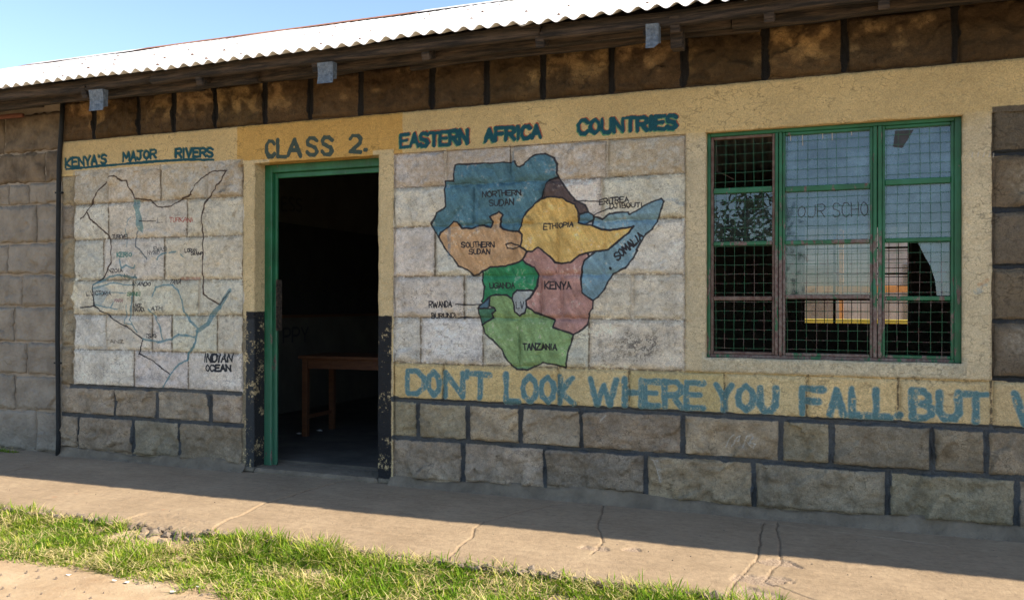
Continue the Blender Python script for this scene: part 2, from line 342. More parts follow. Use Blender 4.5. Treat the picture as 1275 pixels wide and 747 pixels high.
for (zone, z0, z1, x0, x1, js) in COURSES:                       # pointing painted along the joints
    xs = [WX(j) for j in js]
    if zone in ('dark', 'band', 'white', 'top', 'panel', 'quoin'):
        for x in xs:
            if zone == 'dark': stroke([(x, z0+.0), (x+rnd.uniform(-.006, .006), z1)], .030, NAVY, dry=.14)
            if zone == 'top': stroke([(x, z0+.024), (x, z1)], .042, C(.016, .015, .015), dry=.03)
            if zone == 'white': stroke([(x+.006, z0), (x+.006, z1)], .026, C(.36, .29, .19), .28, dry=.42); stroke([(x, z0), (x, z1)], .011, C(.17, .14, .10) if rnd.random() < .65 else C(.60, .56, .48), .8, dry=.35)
            if zone == 'band': stroke([(x, z0), (x, z1)], .013, C(.09, .08, .06), .8, dry=.45)
    if zone == 'dark' and z0 > .05: stroke([(x0+(x1-x0)*t/12, z0+rnd.uniform(-.003, .003)) for t in range(13)], .027, NAVY, dry=.1)
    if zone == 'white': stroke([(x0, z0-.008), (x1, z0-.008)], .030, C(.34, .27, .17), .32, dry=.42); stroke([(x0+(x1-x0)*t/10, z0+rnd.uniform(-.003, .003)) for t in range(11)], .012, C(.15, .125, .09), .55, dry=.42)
    if zone == 'panel': stroke([(x0+.018, z0+.005), (x1, z0+.005)], .028, C(.028, .035, .045), dry=.08)
stroke([(Xb0+(XR-Xb0)*t/20, Zj2+rnd.uniform(-.004, .004)) for t in range(21)], .034, NAVY, dry=.06)
stroke([(Xm0-.02+(Xm1-Xm0)*t/8, LEFTZ[1]+rnd.uniform(-.004, .004)) for t in range(9)], .03, C(.09, .10, .11), dry=.12)
stroke([(Xm0-.02, LEFTZ[0]), (Xm1, LEFTZ[0])], .025, NAVY, dry=.12)
# black dado on the door surround, worn
Zdad = WZ(320, 388)
rect(WX(308), Xd0+.12, .02, Zdad, BLACK, 1, wear=.33); rect(Xd1-.05, Xb0-.012, .03, WZ(482, 393), BLACK, 1, wear=.33)
rect(Xm1+.0, WX(318), .02, Zdad-.05, C(.045, .055, .065), .7, wear=.35)
rect(PX0, PX1, -.06, .035, C(.20, .185, .165), .9)
# --- map of eastern africa
def P(reg, pts):
    ox, oy, s = reg; return [W(ox+x/s, oy+y/s) for x, y in pts]
RA, RB, RC, RD = (480, 180, 5.335), (640, 180, 5.336), (480, 310, 4.67), (640, 310, 4.668)
nsud = P(RA, [(465, 137), (870, 118), (885, 150), (905, 155), (930, 140), (960, 95), (1000, 70), (1060, 62)]) + P(RB, [(210, 65), (270, 90), (288, 130), (290, 190), (300, 218), (240, 235), (215, 280), (185, 355), (130, 405), (85, 450), (60, 500), (45, 560), (35, 578)])
sn = P(RA, [(895, 575), (830, 575), (790, 565), (765, 545), (770, 500), (785, 470), (760, 447), (735, 465), (700, 480), (715, 510), (705, 555), (660, 540), (620, 540), (570, 560), (510, 555), (480, 515), (455, 510), (430, 540), (400, 565), (375, 585)])
nsw = P(RA, [(360, 615), (335, 585), (305, 530), (340, 480), (345, 455), (405, 425), (412, 415), (400, 290), (400, 245), (460, 245)])
ug_top = P(RC, [(800, 62), (780, 75), (700, 100), (620, 105), (570, 130)])
ss = sn[::-1] + P(RA, [(910, 600), (910, 640), (898, 678), (920, 690), (945, 710)]) + ug_top + P(RC, [(545, 150), (515, 157), (480, 120), (430, 100), (410, 65), (380, 35), (350, 0)]) + P(RA, [(395, 680), (360, 615)])
eth_n = P(RB, [(35, 578), (45, 560), (60, 500), (85, 450), (130, 405), (185, 360), (240, 350), (330, 355), (360, 380), (410, 400), (430, 450), (430, 520)])
eth_e = P(RB, [(475, 535), (520, 540), (580, 565), (640, 570), (720, 560), (800, 545), (770, 580), (730, 615), (690, 650), (640, 690)])
eth_s = P(RD, [(555, 5), (480, 15), (430, 25), (380, 35), (350, 60), (335, 78), (285, 85), (240, 78), (215, 45)]) + P(RB, [(190, 700), (165, 685), (130, 710), (95, 710), (45, 678)])
eth = eth_n+eth_e+eth_s+P(RA, [(910, 640), (910, 600)])
eri = P(RB, [(300, 218), (330, 265), (375, 320), (410, 370), (480, 405), (500, 450), (440, 465), (430, 450), (410, 400), (360, 380), (330, 355), (240, 350), (185, 355), (215, 280), (240, 235)])
dji = P(RB, [(500, 450), (535, 475), (530, 500), (475, 535), (430, 520), (440, 465)])
som = P(RB, [(535, 480), (590, 495), (640, 460), (680, 455), (760, 450), (770, 465), (820, 440), (870, 405), (980, 360), (1005, 380), (985, 430), (960, 500), (930, 560), (880, 600), (840, 660), (815, 700)]) + P(RD, [(720, 10), (690, 60), (650, 110), (580, 145), (545, 200), (530, 235), (490, 280), (465, 300), (400, 255), (395, 180), (400, 100), (410, 70), (440, 45), (480, 15), (555, 5)]) + eth_e[::-1][:-1]
uga = P(RC, [(570, 130), (620, 105), (700, 100), (780, 75), (800, 62), (820, 85), (870, 110), (893, 155), (890, 210), (870, 245), (830, 240), (770, 240), (745, 265), (740, 290), (710, 270), (650, 268), (615, 275), (600, 290), (575, 315), (565, 305), (575, 290), (585, 220), (570, 180)])
rwa = P(RC, [(560, 325), (580, 312), (600, 285), (612, 275), (612, 330), (600, 345), (545, 345)])
bur = P(RC, [(545, 345), (600, 345), (640, 345), (645, 360), (625, 375), (630, 400), (580, 430), (565, 440), (555, 400), (548, 370)])
ken = P(RC, [(800, 62), (820, 85), (870, 110), (893, 155), (890, 210), (870, 245), (850, 280), (820, 300), (825, 335)]) + P(RD, [(130, 370), (240, 410), (232, 455), (350, 495), (385, 480), (430, 440), (440, 380), (460, 345), (465, 300), (400, 255), (395, 180), (400, 100), (410, 70), (440, 45), (430, 25), (380, 35), (350, 60), (335, 78), (285, 85), (240, 78), (215, 45)]) + P(RB, [(190, 700), (165, 685), (130, 710), (95, 710)])
tan = P(RC, [(612, 330), (612, 275), (650, 268), (710, 270), (740, 290), (750, 320), (755, 365), (780, 388), (815, 370), (825, 335)]) + P(RD, [(130, 370), (240, 410), (232, 455), (350, 495), (320, 590), (305, 690), (240, 670), (170, 660), (130, 680), (80, 700), (50, 697)]) + P(RC, [(770, 700), (735, 675), (700, 630), (680, 580), (630, 530), (580, 490), (565, 440), (630, 400), (625, 375), (645, 360), (640, 345)])
lake = P(RC, [(745, 265), (770, 240), (830, 240), (870, 245), (850, 280), (820, 300), (825, 335), (815, 370), (780, 388), (755, 365), (750, 320), (740, 290)])
INK = C(.035, .035, .045)
MAPS = [(nsud+sn+nsw, C(.10, .225, .30)), (ss, C(.56, .37, .215)), (eth, C(.70, .49, .18)), (eri, C(.125, .095, .095)), (dji, C(.12, .25, .36)), (som, C(.22, .37, .47)),
        (uga, C(.045, .27, .13)), (rwa, C(.10, .19, .27)), (bur, C(.08, .22, .15)), (ken, C(.45, .27, .25)), (tan, C(.25, .40, .19)), (lake, C(.38, .43, .46))]
for pts, col in MAPS: poly_fill(pts, col)
for pts, col in MAPS: stroke(pts+[pts[0]], .0105, INK, .95, dry=.10)
stroke(P(RA, [(898, 675), (850, 692), (815, 688), (808, 665), (840, 655), (880, 668), (898, 675)]), .008, INK, .9)
blu = C(.07, .20, .33)
for (x, y, r) in ((595, 250, .02), (560, 285, .02), (640, 190, .02)):
    a = W(x, y); stroke([a, (a[0], a[1]-.18)], .02, blu, .45, dry=.35)
LW = .0072
def wd(t, x0, x1, yl0, yl1, yr0, yr1, w=LW, col=INK, **k): word(t, [(x0, yl1), (x1, yr1), (x1, yr0), (x0, yl0)], w, col, **k)
wd('NORTHERN', 603, 649.6, 239.5, 246.5, 237, 243); wd('SUDAN', 610.5, 640.5, 249.8, 257, 248, 255)
wd('SOUTHERN', 576, 616.5, 301.8, 308.4, 301.5, 307.8); wd('SUDAN', 585.5, 611.5, 310.8, 316.8, 310.5, 316.3)
wd('ETHIOPIA', 677.5, 714.5, 279.3, 286.2, 276.5, 282.4); wd('ERITREA', 747, 784, 248.6, 255, 245.8, 251.8); wd('DJIBOUTI', 760.5, 800, 254.2, 260.4, 253, 257.8)
wd('UGANDA', 611.5, 641.5, 352.8, 359.2, 352, 358.6); wd('RWANDA', 535, 564.5, 375.8, 383, 375.3, 381.8, dry=.1); wd('BURUNDI', 538, 568.4, 390.2, 396, 389.8, 395.2, dry=.1)
wd('TANZANIA', 652, 694.5, 427.6, 435.2, 428.2, 435.4, .009); wd('KENYA', 679, 711.5, 350.8, 359.8, 350.8, 359.6, .009); word('LV', [(643.5, 384), (653, 384), (653, 376), (643.5, 376)], .006, INK)
word('SOMALIA', [(769.5, 324.5), (802, 296), (797, 289), (764.5, 317)], .0095, INK)
stroke([W(569, 379), W(585, 379.6), W(602, 379)], .007, INK, dry=.15); stroke([W(571, 395.5), W(598, 395)], .007, INK, dry=.2)
stroke([W(715, 250.6), W(746, 251.2)], .007, INK); stroke([W(739.3, 269), W(748, 264), W(760, 259.6)], .007, INK)
stroke([W(760.5, 334), W(761, 335)], .014, BLACK)
# --- map of kenya's rivers
RE, RF = (70, 170, 4.15), (70, 340, 4.15)
TL = C(.15, .27, .31); RED = C(.42, .13, .10)
poly_fill(P(RE, [(400, 325), (435, 330), (435, 380), (450, 420), (460, 470), (455, 500), (435, 490), (420, 440), (410, 380)]), C(.22, .33, .34))
poly_fill(P(RF, [(195, 70), (245, 60), (290, 90), (270, 120), (240, 165), (205, 168)]), C(.42, .50, .53), .8)
OUT = C(.085, .06, .05)
stroke(P(RE, [(130, 425), (150, 415), (165, 390), (200, 330), (240, 270), (275, 212), (320, 208), (345, 230), (370, 230), (385, 270), (410, 322), (490, 330), (520, 360), (545, 367), (600, 360), (660, 320), (710, 300), (725, 250), (775, 200), (830, 182), (888, 180), (870, 225), (820, 290), (785, 325), (765, 390), (760, 500), (765, 600), (762, 735)]), .0105, OUT)
stroke(P(RF, [(762, 20), (762, 50), (768, 110), (800, 135), (848, 162)]), .0105, OUT)
stroke(P(RE, [(165, 390), (185, 430), (225, 460), (275, 515), (290, 570), (290, 650), (270, 700), (250, 725)]), .011, OUT)
stroke(P(RF, [(250, 20), (240, 30), (200, 60), (195, 80), (205, 170), (190, 172), (135, 178)]), .010, INK)
stroke(P(RF, [(205, 172), (350, 265), (455, 340), (440, 380), (432, 415), (500, 450), (590, 520)]), .0095, INK, dry=.12)
stroke(P(RF, [(905, 90), (880, 130), (850, 175), (805, 220), (790, 260), (735, 300)]), .034, TL, .85, dry=.28); stroke(P(RF, [(905, 95), (850, 165)]), .012, INK, .7)
stroke(P(RF, [(735, 300), (725, 345), (720, 380), (685, 410), (680, 450), (640, 470), (595, 525), (555, 588)]), .018, C(.13, .27, .33), .9, dry=.2, w2=.012)
stroke(P(RE, [(430, 490), (412, 530), (418, 570), (440, 585), (475, 635)]), .010, C(.12, .16, .19), .9, dry=.1); stroke(P(RE, [(440, 440), (515, 437)]), .007, INK)
for reg, pts, w in ((RF, [(200, 80), (250, 65), (300, 50), (370, 62), (400, 60)], .010), (RF, [(210, 110), (290, 100), (370, 105)], .008), (RF, [(210, 165), (260, 175), (290, 180), (300, 150)], .011), (RF, [(290, 180), (325, 188)], .009),
                    (RE, [(335, 635), (350, 680), (370, 665), (400, 682), (412, 665)], .012), (RE, [(530, 635), (550, 605), (575, 600)], .014), (RE, [(590, 600), (625, 595)], .012), (RE, [(650, 610), (660, 622)], .012),
                    (RF, [(500, 120), (520, 75), (560, 62), (610, 62), (640, 90), (660, 140), (665, 200), (700, 250), (740, 285)], .014), (RF, [(487, 185), (520, 230), (545, 280), (555, 345)], .013),
                    (RF, [(455, 340), (540, 355), (600, 340), (640, 318), (680, 322), (720, 330)], .015), (RF, [(372, 165), (360, 260), (400, 265)], .009), (RF, [(395, 110), (385, 240), (425, 305)], .010),
                    (RF, [(200, 60), (280, 20), (330, 10), (415, 25)], .014), (RE, [(390, 420), (370, 440), (365, 470), (362, 520)], .008), (RE, [(372, 545), (372, 570)], .008)):
    stroke(P(reg, pts), w, C(.14, .28, .34), .85, dry=.25)
def wr(t, reg, x0, x1, y0, y1, col=INK, w=.0058, **k):
    ox, oy, s = reg; word(t, [(ox+x0/s, oy+y1/s), (ox+x1/s, oy+y1/s), (ox+x1/s, oy+y0/s), (ox+x0/s, oy+y0/s)], w, col, **k)
wr('L.', RE, 525, 552, 422, 445); wr('TURKANA', RE, 590, 712, 420, 442, RED, dry=.3); wr('TURKWEL', RE, 290, 378, 508, 528, dry=.2); wr('KERIO', RE, 322, 400, 600, 622, C(.10, .26, .25), .009, dry=.2)
wr('EWASO', RE, 508, 580, 572, 592, C(.1, .12, .13)); wr('NYIRO', RE, 480, 540, 592, 610, C(.2, .2, .2)); wr('LORIAN', RE, 670, 732, 580, 598); wr('SWAMP', RE, 702, 760, 598, 614)
wr('NZOIA', RE, 278, 355, 684, 702); wr('YALA', RE, 340, 415, 712, 734, C(.08, .16, .18)); wr('L.VICTORIA', RF, 165, 290, 95, 116); wr('NYANDO', RF, 395, 492, 48, 66); wr('TANA', RF, 592, 650, 34, 56)
wr('ATHI', RF, 503, 562, 172, 192); wr('SONDU', RF, 377, 445, 100, 117, C(.1, .25, .15)); wr('MARA', RF, 305, 352, 133, 150, C(.3, .15, .16)); wr('LAKE', RF, 400, 452, 158, 175); wr('MAGADI', RF, 405, 462, 178, 198); wr('TSAVO', RF, 470, 524, 315, 332)
wr('TANZ', RF, 262, 350, 345, 362, C(.2, .18, .15), dry=.3)
stroke(P(RF, [(650, 28), (740, 28)]), .022, RED, .4, dry=.45)
wr('INDIAN', RF, 768, 915, 420, 458, C(.03, .035, .045), .0125); wr('OCEAN', RF, 778, 905, 474, 504, C(.03, .035, .045), .0125)
# --- titles
TEAL = C(.012, .085, .12)
for dx, dy, col in ((-1.0, -.8, C(.25, .25, .12)), (0, 0, TEAL)):
    word("KENYA'S", [(84+dx, 209.3+dy), (133.5+dx, 203.5+dy), (133.5+dx, 193+dy), (84+dx, 198.5+dy)], .0185, col)
    word('MAJOR', [(155+dx, 201.6+dy), (196+dx, 197.4+dy), (196+dx, 187.3+dy), (155+dx, 191.4+dy)], .0185, col)
    word('RIVERS', [(220.5+dx, 196.6+dy), (266.5+dx, 195.4+dy), (266.5+dx, 185+dy), (220.5+dx, 186.4+dy)], .0185, col)
stroke([W(84.5, 211.3), W(130, 206.8), W(195, 201.6), W(232, 199.3), W(267, 199.6)], .019, TEAL)
for c, x0, x1, yt, yb in (('C', 333.5, 343, 176, 195.5), ('L', 347.5, 357.5, 174.5, 195.5), ('A', 360.5, 376, 174, 194.5), ('S', 384, 396, 172.3, 193), ('S', 402.5, 414.5, 171.3, 192.5), ('2', 437.5, 450.5, 168.7, 189.8), ('.', 452, 460, 168.5, 188)):
    letter(c, x0, x1, yt+(x1-x0)*.02, yb, .028, C(.06, .09, .08))
for dx, dy, col, a in ((1.2, -1.0, C(.33, .07, .045), .8), (-1.0, .9, C(.06, .26, .14), .8), (0, 0, TEAL, 1)):
    word('EASTERN', [(500+dx, 184.4+dy), (583+dx, 179+dy), (583+dx, 162.3+dy), (500+dx, 169+dy)], .0225, col, a=a)
    word('AFRICA', [(605+dx, 177+dy), (674+dx, 171.3+dy), (674+dx, 156.2+dy), (605+dx, 161.8+dy)], .0225, col, a=a)
    word('COUNTRIES', [(721+dx, 167.6+dy), (842.5+dx, 160.4+dy), (842.5+dx, 144.6+dy), (721+dx, 151+dy)], .0225, col, a=a)
BT = C(.115, .215, .25)
BIG = [('D', 508.5, 529.5, 461, 491.5), ('O', 534.5, 548, 462, 493), ('N', 555.5, 577, 463, 494.5), ("'", 579, 586, 462, 494), ('T', 587.5, 610, 464.5, 496.5), ('L', 631, 646.5, 465, 501), ('O', 651.5, 669, 467.5, 501), ('O', 674.5, 690.5, 468.5, 501.5), ('K', 698, 714, 469, 503.5),
       ('W', 736, 768, 471, 505), ('H', 778.5, 799, 471.5, 506.5), ('E', 803.5, 820.5, 474, 506.5), ('R', 828, 848.5, 474.5, 508), ('E', 855, 876, 475.5, 509), ('Y', 892, 911.5, 478, 510.5), ('O', 919, 938.5, 479.5, 511.5), ('U', 946.5, 966, 482, 512.5),
       ('F', 999, 1024, 483, 517), ('A', 1033.5, 1050.5, 484.5, 517), ('L', 1060.5, 1083, 484, 518.5), ('L', 1090.5, 1108, 484.5, 520.5), ('.', 1114, 1124, 485, 520), ('B', 1136, 1159.5, 486, 521.5), ('U', 1169, 1193.5, 487.5, 522), ('T', 1201, 1229, 489.5, 525), ('W', 1263, 1312, 490, 528), ('H', 1322, 1346, 492, 532)]
for c, x0, x1, yt, yb in BIG:
    yt += .5; yb -= 2.2
    letter(c, x0, x1, yt, yb, .039, C(.22, .34, .355), a=.75, dry=.28); letter(c, x0, x1, yt, yb, .030, C(.115, .235, .27), dry=.36)
# drips, chalk scribbles and scratches
CH = C(.50, .49, .46)
for pts in ([(905, 556), (909, 545), (914, 541)], [(912, 556), (917, 545), (922, 542), (920, 549), (915, 548)], [(925, 556), (930, 543), (936, 541)], [(930, 549), (937, 556)], [(938, 543), (934, 550), (941, 552), (938, 558)], [(815, 570), (820, 585), (823, 600)], [(748, 524), (755, 517)], [(813, 570), (822, 574)]):
    stroke([W(*p) for p in pts], .007, CH, .7, dry=.3)
stroke([W(819, 572), W(822, 584), W(823, 598)], .022, CH, .35, dry=.45)
for k in range(5): a = W(1210+k*7, 196); stroke([a, (a[0]+.004, a[1]+.02)], .005, CH, .8, dry=.2)
c0 = W(1262, 425); sl = sl_box(c0[0]-.1, c0[0]+.2, c0[1]-.1, c0[1]+.1); put(sl, (.35*sstep(.12, .02, np.hypot(GX[sl]-c0[0]-.03, GZ[sl]-c0[1]))*n_hi[sl]*1.4).clip(0, 1), C(.5, .48, .42))
c0 = W(1270, 225); sl = sl_box(c0[0]-.1, c0[0]+.2, c0[1]-.1, c0[1]+.1); put(sl, (.5*sstep(.14, .02, np.hypot(GX[sl]-c0[0]-.03, GZ[sl]-c0[1]))*n_hi[sl]*1.4).clip(0, 1), C(.42, .38, .30))
for (x, y, c, w) in ((1221, 360, C(.3, .4, .45), .03), (1224, 352, C(.55, .3, .15), .02)): stroke([W(x-5, y+3), W(x+5, y-3)], w, c, .45, dry=.45)
# rising damp and soot freckles: fine stain pattern of its own
fre = sstep(.74, .80, n_fine*.5+n_hi*.3+n_mid*.2); IMG *= (1-.5*fre)[..., None]
IMG *= np.array([1.05, 1.01, .925], np.float32); IMG = IMG.clip(.006, .85)
im = bpy.data.images.new('facade_paint', NX, NZ, alpha=True, float_buffer=True); im.colorspace_settings.name = 'Non-Color'
buf = np.ones((NZ, NX, 4), np.float32); buf[..., :3] = IMG; im.pixels.foreach_set(buf.ravel()); im.update(); im.pack()
del buf

fm, n, l, b = new_mat('painted_wall')
tc = n.new('ShaderNodeUVMap'); tc.uv_map = 'wall'; ti = n.new('ShaderNodeTexImage'); ti.image = im; ti.extension = 'EXTEND'; ti.interpolation = 'Linear'; l.new(tc.outputs[0], ti.inputs[0])
v = pos(n); fine = noise_node(n, l, v, 150, 5, .7); mid = noise_node(n, l, v, 32, 6, .68)
colr = mixc(n, l, 1.0, ti.outputs[0], ramp(n, l, fine, [(.28, g3(.62)), (.72, g3(1.2))]), 'MULTIPLY')
l.new(colr, b.inputs['Base Color']); b.inputs['Roughness'].default_value = .88; b.inputs['Specular IOR Level'].default_value = .25
k1 = n.new('ShaderNodeBump'); k1.inputs['Strength'].default_value = 1.0; k1.inputs['Distance'].default_value = .022; l.new(mid, k1.inputs['Height'])
bump(n, l, b, fine, .8, .005, k1.outputs[0])
def wall_uv(me):
    n = len(me.loops); vi = np.empty(n, np.int32); me.loops.foreach_get('vertex_index', vi)
    co = np.empty(len(me.vertices)*3, np.float32); me.vertices.foreach_get('co', co); co = co.reshape(-1, 3)
    uv = np.empty((n, 2), np.float32); uv[:, 0] = (co[vi, 0]+np.maximum(co[vi, 1], 0)-PX0)/(NX*RES); uv[:, 1] = (co[vi, 2]-PZ0)/(NZ*RES)
    me.uv_layers.new(name='wall').data.foreach_set('uv', uv.ravel())

M = {}
M['facade'] = fm
M['mortar_grey'] = simple('grey_stone_wall', (.185, .158, .122), (.30, .262, .205), 5, .92, bstr=1, bdist=.02, bscale=38)
M['mortar'] = simple('mortar_joint', (.20, .165, .12), (.30, .25, .19), 9, .95, bstr=.6, bdist=.008, bscale=60)
M['stone_dark'] = simple('sooty_stone', (.07, .05, .03), (.19, .145, .095), 6, .92, bstr=.7, bdist=.012, bscale=38)
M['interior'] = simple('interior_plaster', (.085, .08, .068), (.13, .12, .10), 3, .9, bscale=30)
M['cement'] = simple('cement_skirt', (.125, .10, .07), (.21, .17, .12), 7, .95, bstr=.8, bdist=.02, bscale=28)
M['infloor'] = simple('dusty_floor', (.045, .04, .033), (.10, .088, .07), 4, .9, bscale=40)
M['timber'] = simple('weathered_timber', (.010, .007, .005), (.115, .078, .050), 5, .85, bstr=1, bdist=.02, bscale=14, stops=(.42, .70), stretch=(.8, 9, 9))
M['lath'] = simple('red_lath', (.10, .035, .02), (.21, .085, .05), 5, .85, bscale=20, stretch=(2, 12, 12))
M['tablewood'] = simple('table_wood', (.085, .03, .011), (.15, .06, .022), 5, .6, bscale=20, stretch=(2, 12, 12))
M['conduit'] = simple('black_plastic', (.004, .006, .007), (.009, .011, .012), 20, .85, bscale=60, bstr=.1)
M['strap'] = simple('zinc_strap', (.05, .065, .08), (.15, .18, .205), 45, .5, .2, bscale=70, bstr=.9, bdist=.01)
M['board'] = simple('blackboard', (.012, .014, .014), (.03, .03, .03), 4, .8, bscale=30)
M['chalk'] = simple('dark_marker', (.03, .03, .035), (.05, .05, .055), 20, .8)
M['white'] = simple('pale_wall', (.30, .27, .23), (.46, .42, .37), 3, .9)
M['orange'] = simple('orange_paint', (.5, .22, .06), (.6, .27, .08), 6, .7)
M['yellow'] = simple('yellow_kerb', (.66, .52, .05), (.75, .6, .09), 6, .8)
M['paper'] = simple('pale_litter', (.62, .62, .60), (.75, .75, .74), 30, .8)
M['blue'] = simple('blue_cloth', (.05, .10, .17), (.07, .14, .22), 10, .9)
M['rust'] = simple('rusted_cap', (.16, .06, .03), (.34, .15, .08), 4, .9)
M['rock'] = simple('broken_concrete', (.11, .083, .06), (.25, .20, .15), 12, .95, bstr=.8, bdist=.01, bscale=60)
M['spike'] = simple('rusty_nail', (.06, .03, .02), (.12, .06, .04), 20, .7)

# corrugated iron: galvanised, streaked, a few rust patches
m, n, l, b = new_mat('corrugated_iron'); v = pos(n)
mp = n.new('ShaderNodeMapping'); mp.inputs['Scale'].default_value = (6, .7, .7); l.new(v, mp.inputs[0])
st = noise_node(n, l, mp.outputs[0], 2.2, 6, .6); c = ramp(n, l, st, [(.30, (.36, .34, .31)), (.42, (.66, .65, .63)), (.7, (.86, .85, .83))])
mp2 = n.new('ShaderNodeMapping'); mp2.inputs['Scale'].default_value = (.35, 1.3, 1.3); l.new(v, mp2.inputs[0])
r1 = noise_node(n, l, mp2.outputs[0], 2.0, 5, .6); sz = n.new('ShaderNodeSeparateXYZ'); l.new(v, sz.inputs[0])
hi = n.new('ShaderNodeMapRange'); hi.inputs[1].default_value = 3.86; hi.inputs[2].default_value = 4.03; l.new(sz.outputs[2], hi.inputs[0])
mm = n.new('ShaderNodeMath'); mm.operation = 'MULTIPLY'; l.new(hi.outputs[0], mm.inputs[0]); l.new(ramp(n, l, r1, [(.50, g3(0)), (.56, g3(1))]), mm.inputs[1])
c = mixc(n, l, mm.outputs[0], c, (.30, .12, .06)); l.new(c, b.inputs['Base Color'])
b.inputs['Metallic'].default_value = .25; b.inputs['Roughness'].default_value = .5; bump(n, l, b, noise_node(n, l, v, 40), .12, .004); M['iron'] = m
# green enamel, chipped to red primer on the lower uprights
def green(name, dark=1.0, chip=.62, red=True, pale=False):
    m, n, l, b = new_mat(name); v = pos(n)
    base = ramp(n, l, noise_node(n, l, v, 7, 6), [(.3, (.005*dark, .065*dark, .022*dark)), (.55, (.008*dark, .115*dark, .042*dark)), (.8, (.02*dark, .15*dark, .085*dark))])
    sp = n.new('ShaderNodeSeparateXYZ'); l.new(v, sp.inputs[0])
    if pale:
        m3 = n.new('ShaderNodeMapping'); m3.inputs['Scale'].default_value = (1, 1, .12); l.new(v, m3.inputs[0]); st_ = noise_node(n, l, m3.outputs[0], 55, 6, .7)
        lz = n.new('ShaderNodeMapRange'); lz.inputs[1].default_value = 1.35; lz.inputs[2].default_value = .3; lz.inputs[3].default_value = 0; lz.inputs[4].default_value = .30; l.new(sp.outputs[2], lz.inputs[0])
        a3 = n.new('ShaderNodeMath'); a3.operation = 'ADD'; l.new(lz.outputs[0], a3.inputs[0]); l.new(st_, a3.inputs[1])
        base = mixc(n, l, ramp(n, l, a3.outputs[0], [(.52, g3(0)), (.74, g3(.85))]), base, (.035, .13, .08))
    mp = n.new('ShaderNodeMapping'); mp.inputs['Scale'].default_value = (1, 1, .3); l.new(v, mp.inputs[0]); nz = noise_node(n, l, mp.outputs[0], 26, 6, .7)
    lo = n.new('ShaderNodeMapRange'); lo.inputs[1].default_value = 1.62; lo.inputs[2].default_value = 1.30; l.new(sp.outputs[2], lo.inputs[0])
    ad = n.new('ShaderNodeMath'); ad.operation = 'MULTIPLY_ADD'; l.new(lo.outputs[0], ad.inputs[0]); ad.inputs[1].default_value = .16 if red else .03; l.new(nz, ad.inputs[2])
    mask = ramp(n, l, ad.outputs[0], [(chip, g3(0)), (chip+.03, g3(1))])
    c = mixc(n, l, mask, base, ramp(n, l, noise_node(n, l, v, 60), [(.35, (.075, .028, .022)), (.65, (.16, .13, .11))]))
    l.new(c, b.inputs['Base Color']); b.inputs['Roughness'].default_value = .5; bump(n, l, b, nz, .4, .003); return m
M['green'] = green('green_enamel', .9, .68); M['green_chip'] = green('green_enamel_chipped', .9, .585); M['wire'] = green('green_wire', .9, .66)
M['green_door'] = green('green_door_paint', .95, .655, False, True)
M['brown_sash'] = simple('rusty_primer', (.07, .028, .02), (.15, .11, .085), 22, .7, bscale=60)
# dirty glass
def glass(name, film, amt, rough=.03):
    m, n, l, b = new_mat(name); v = pos(n); out = n['Material Output']
    nz = noise_node(n, l, v, 9, 10, .8); tr = n.new('ShaderNodeBsdfTransparent'); tr.inputs[0].default_value = (.82, .88, .88, 1)
    df = n.new('ShaderNodeBsdfDiffuse'); l.new(ramp(n, l, noise_node(n, l, v, 4.5, 8, .75), [(.32, tuple(x_*.5 for x_ in film)), (.68, tuple(x_*1.35 for x_ in film))]), df.inputs[0]); mx = n.new('ShaderNodeMixShader')
    r = n.new('ShaderNodeMapRange'); r.inputs[1].default_value = .3; r.inputs[2].default_value = .75; r.inputs[3].default_value = amt*.5; r.inputs[4].default_value = min(1, amt*1.4); l.new(nz, r.inputs[0])
    l.new(r.outputs[0], mx.inputs[0]); l.new(tr.outputs[0], mx.inputs[1]); l.new(df.outputs[0], mx.inputs[2])
    gl = n.new('ShaderNodeBsdfGlossy'); gl.inputs['Roughness'].default_value = rough; gl.inputs[0].default_value = (.9, .95, 1, 1)
    fr = n.new('ShaderNodeFresnel'); fr.inputs[0].default_value = 1.6; mu = n.new('ShaderNodeMath'); mu.operation = 'MULTIPLY_ADD'; l.new(fr.outputs[0], mu.inputs[0]); mu.inputs[1].default_value = .75; mu.inputs[2].default_value = .02
    m2 = n.new('ShaderNodeMixShader'); l.new(mu.outputs[0], m2.inputs[0]); l.new(mx.outputs[0], m2.inputs[1]); l.new(gl.outputs[0], m2.inputs[2]); l.new(m2.outputs[0], out.inputs[0])
    return m
M['glass_film'] = glass('dusty_glass', (.115, .185, .235), .66); M['glass_clear'] = glass('grimy_clear_glass', (.13, .15, .15), .30); M['glass_tree'] = glass('dark_glass', (.12, .15, .15), .12, .01)

# ------------------------------------------------------------------ building
school = empty('school_building', (WX(400), 0, 0))
tag(school, 'single storey stone classroom block with painted maps, green door frame and corrugated iron roof', 'building')
PAR = Matrix.Translation(-Vector(school.location))
def adopt(o, parent=school): o.parent = parent; return o        # all children keep world-sized coordinates
for_w = []
def part(name, mat=None, o=None):
    p = empty(name); p.parent = school; p.matrix_parent_inverse = PAR; return p
def kid(o, parent):                                              # parent in place
    o.parent = parent
    if parent is school: o.matrix_parent_inverse = PAR
    return o

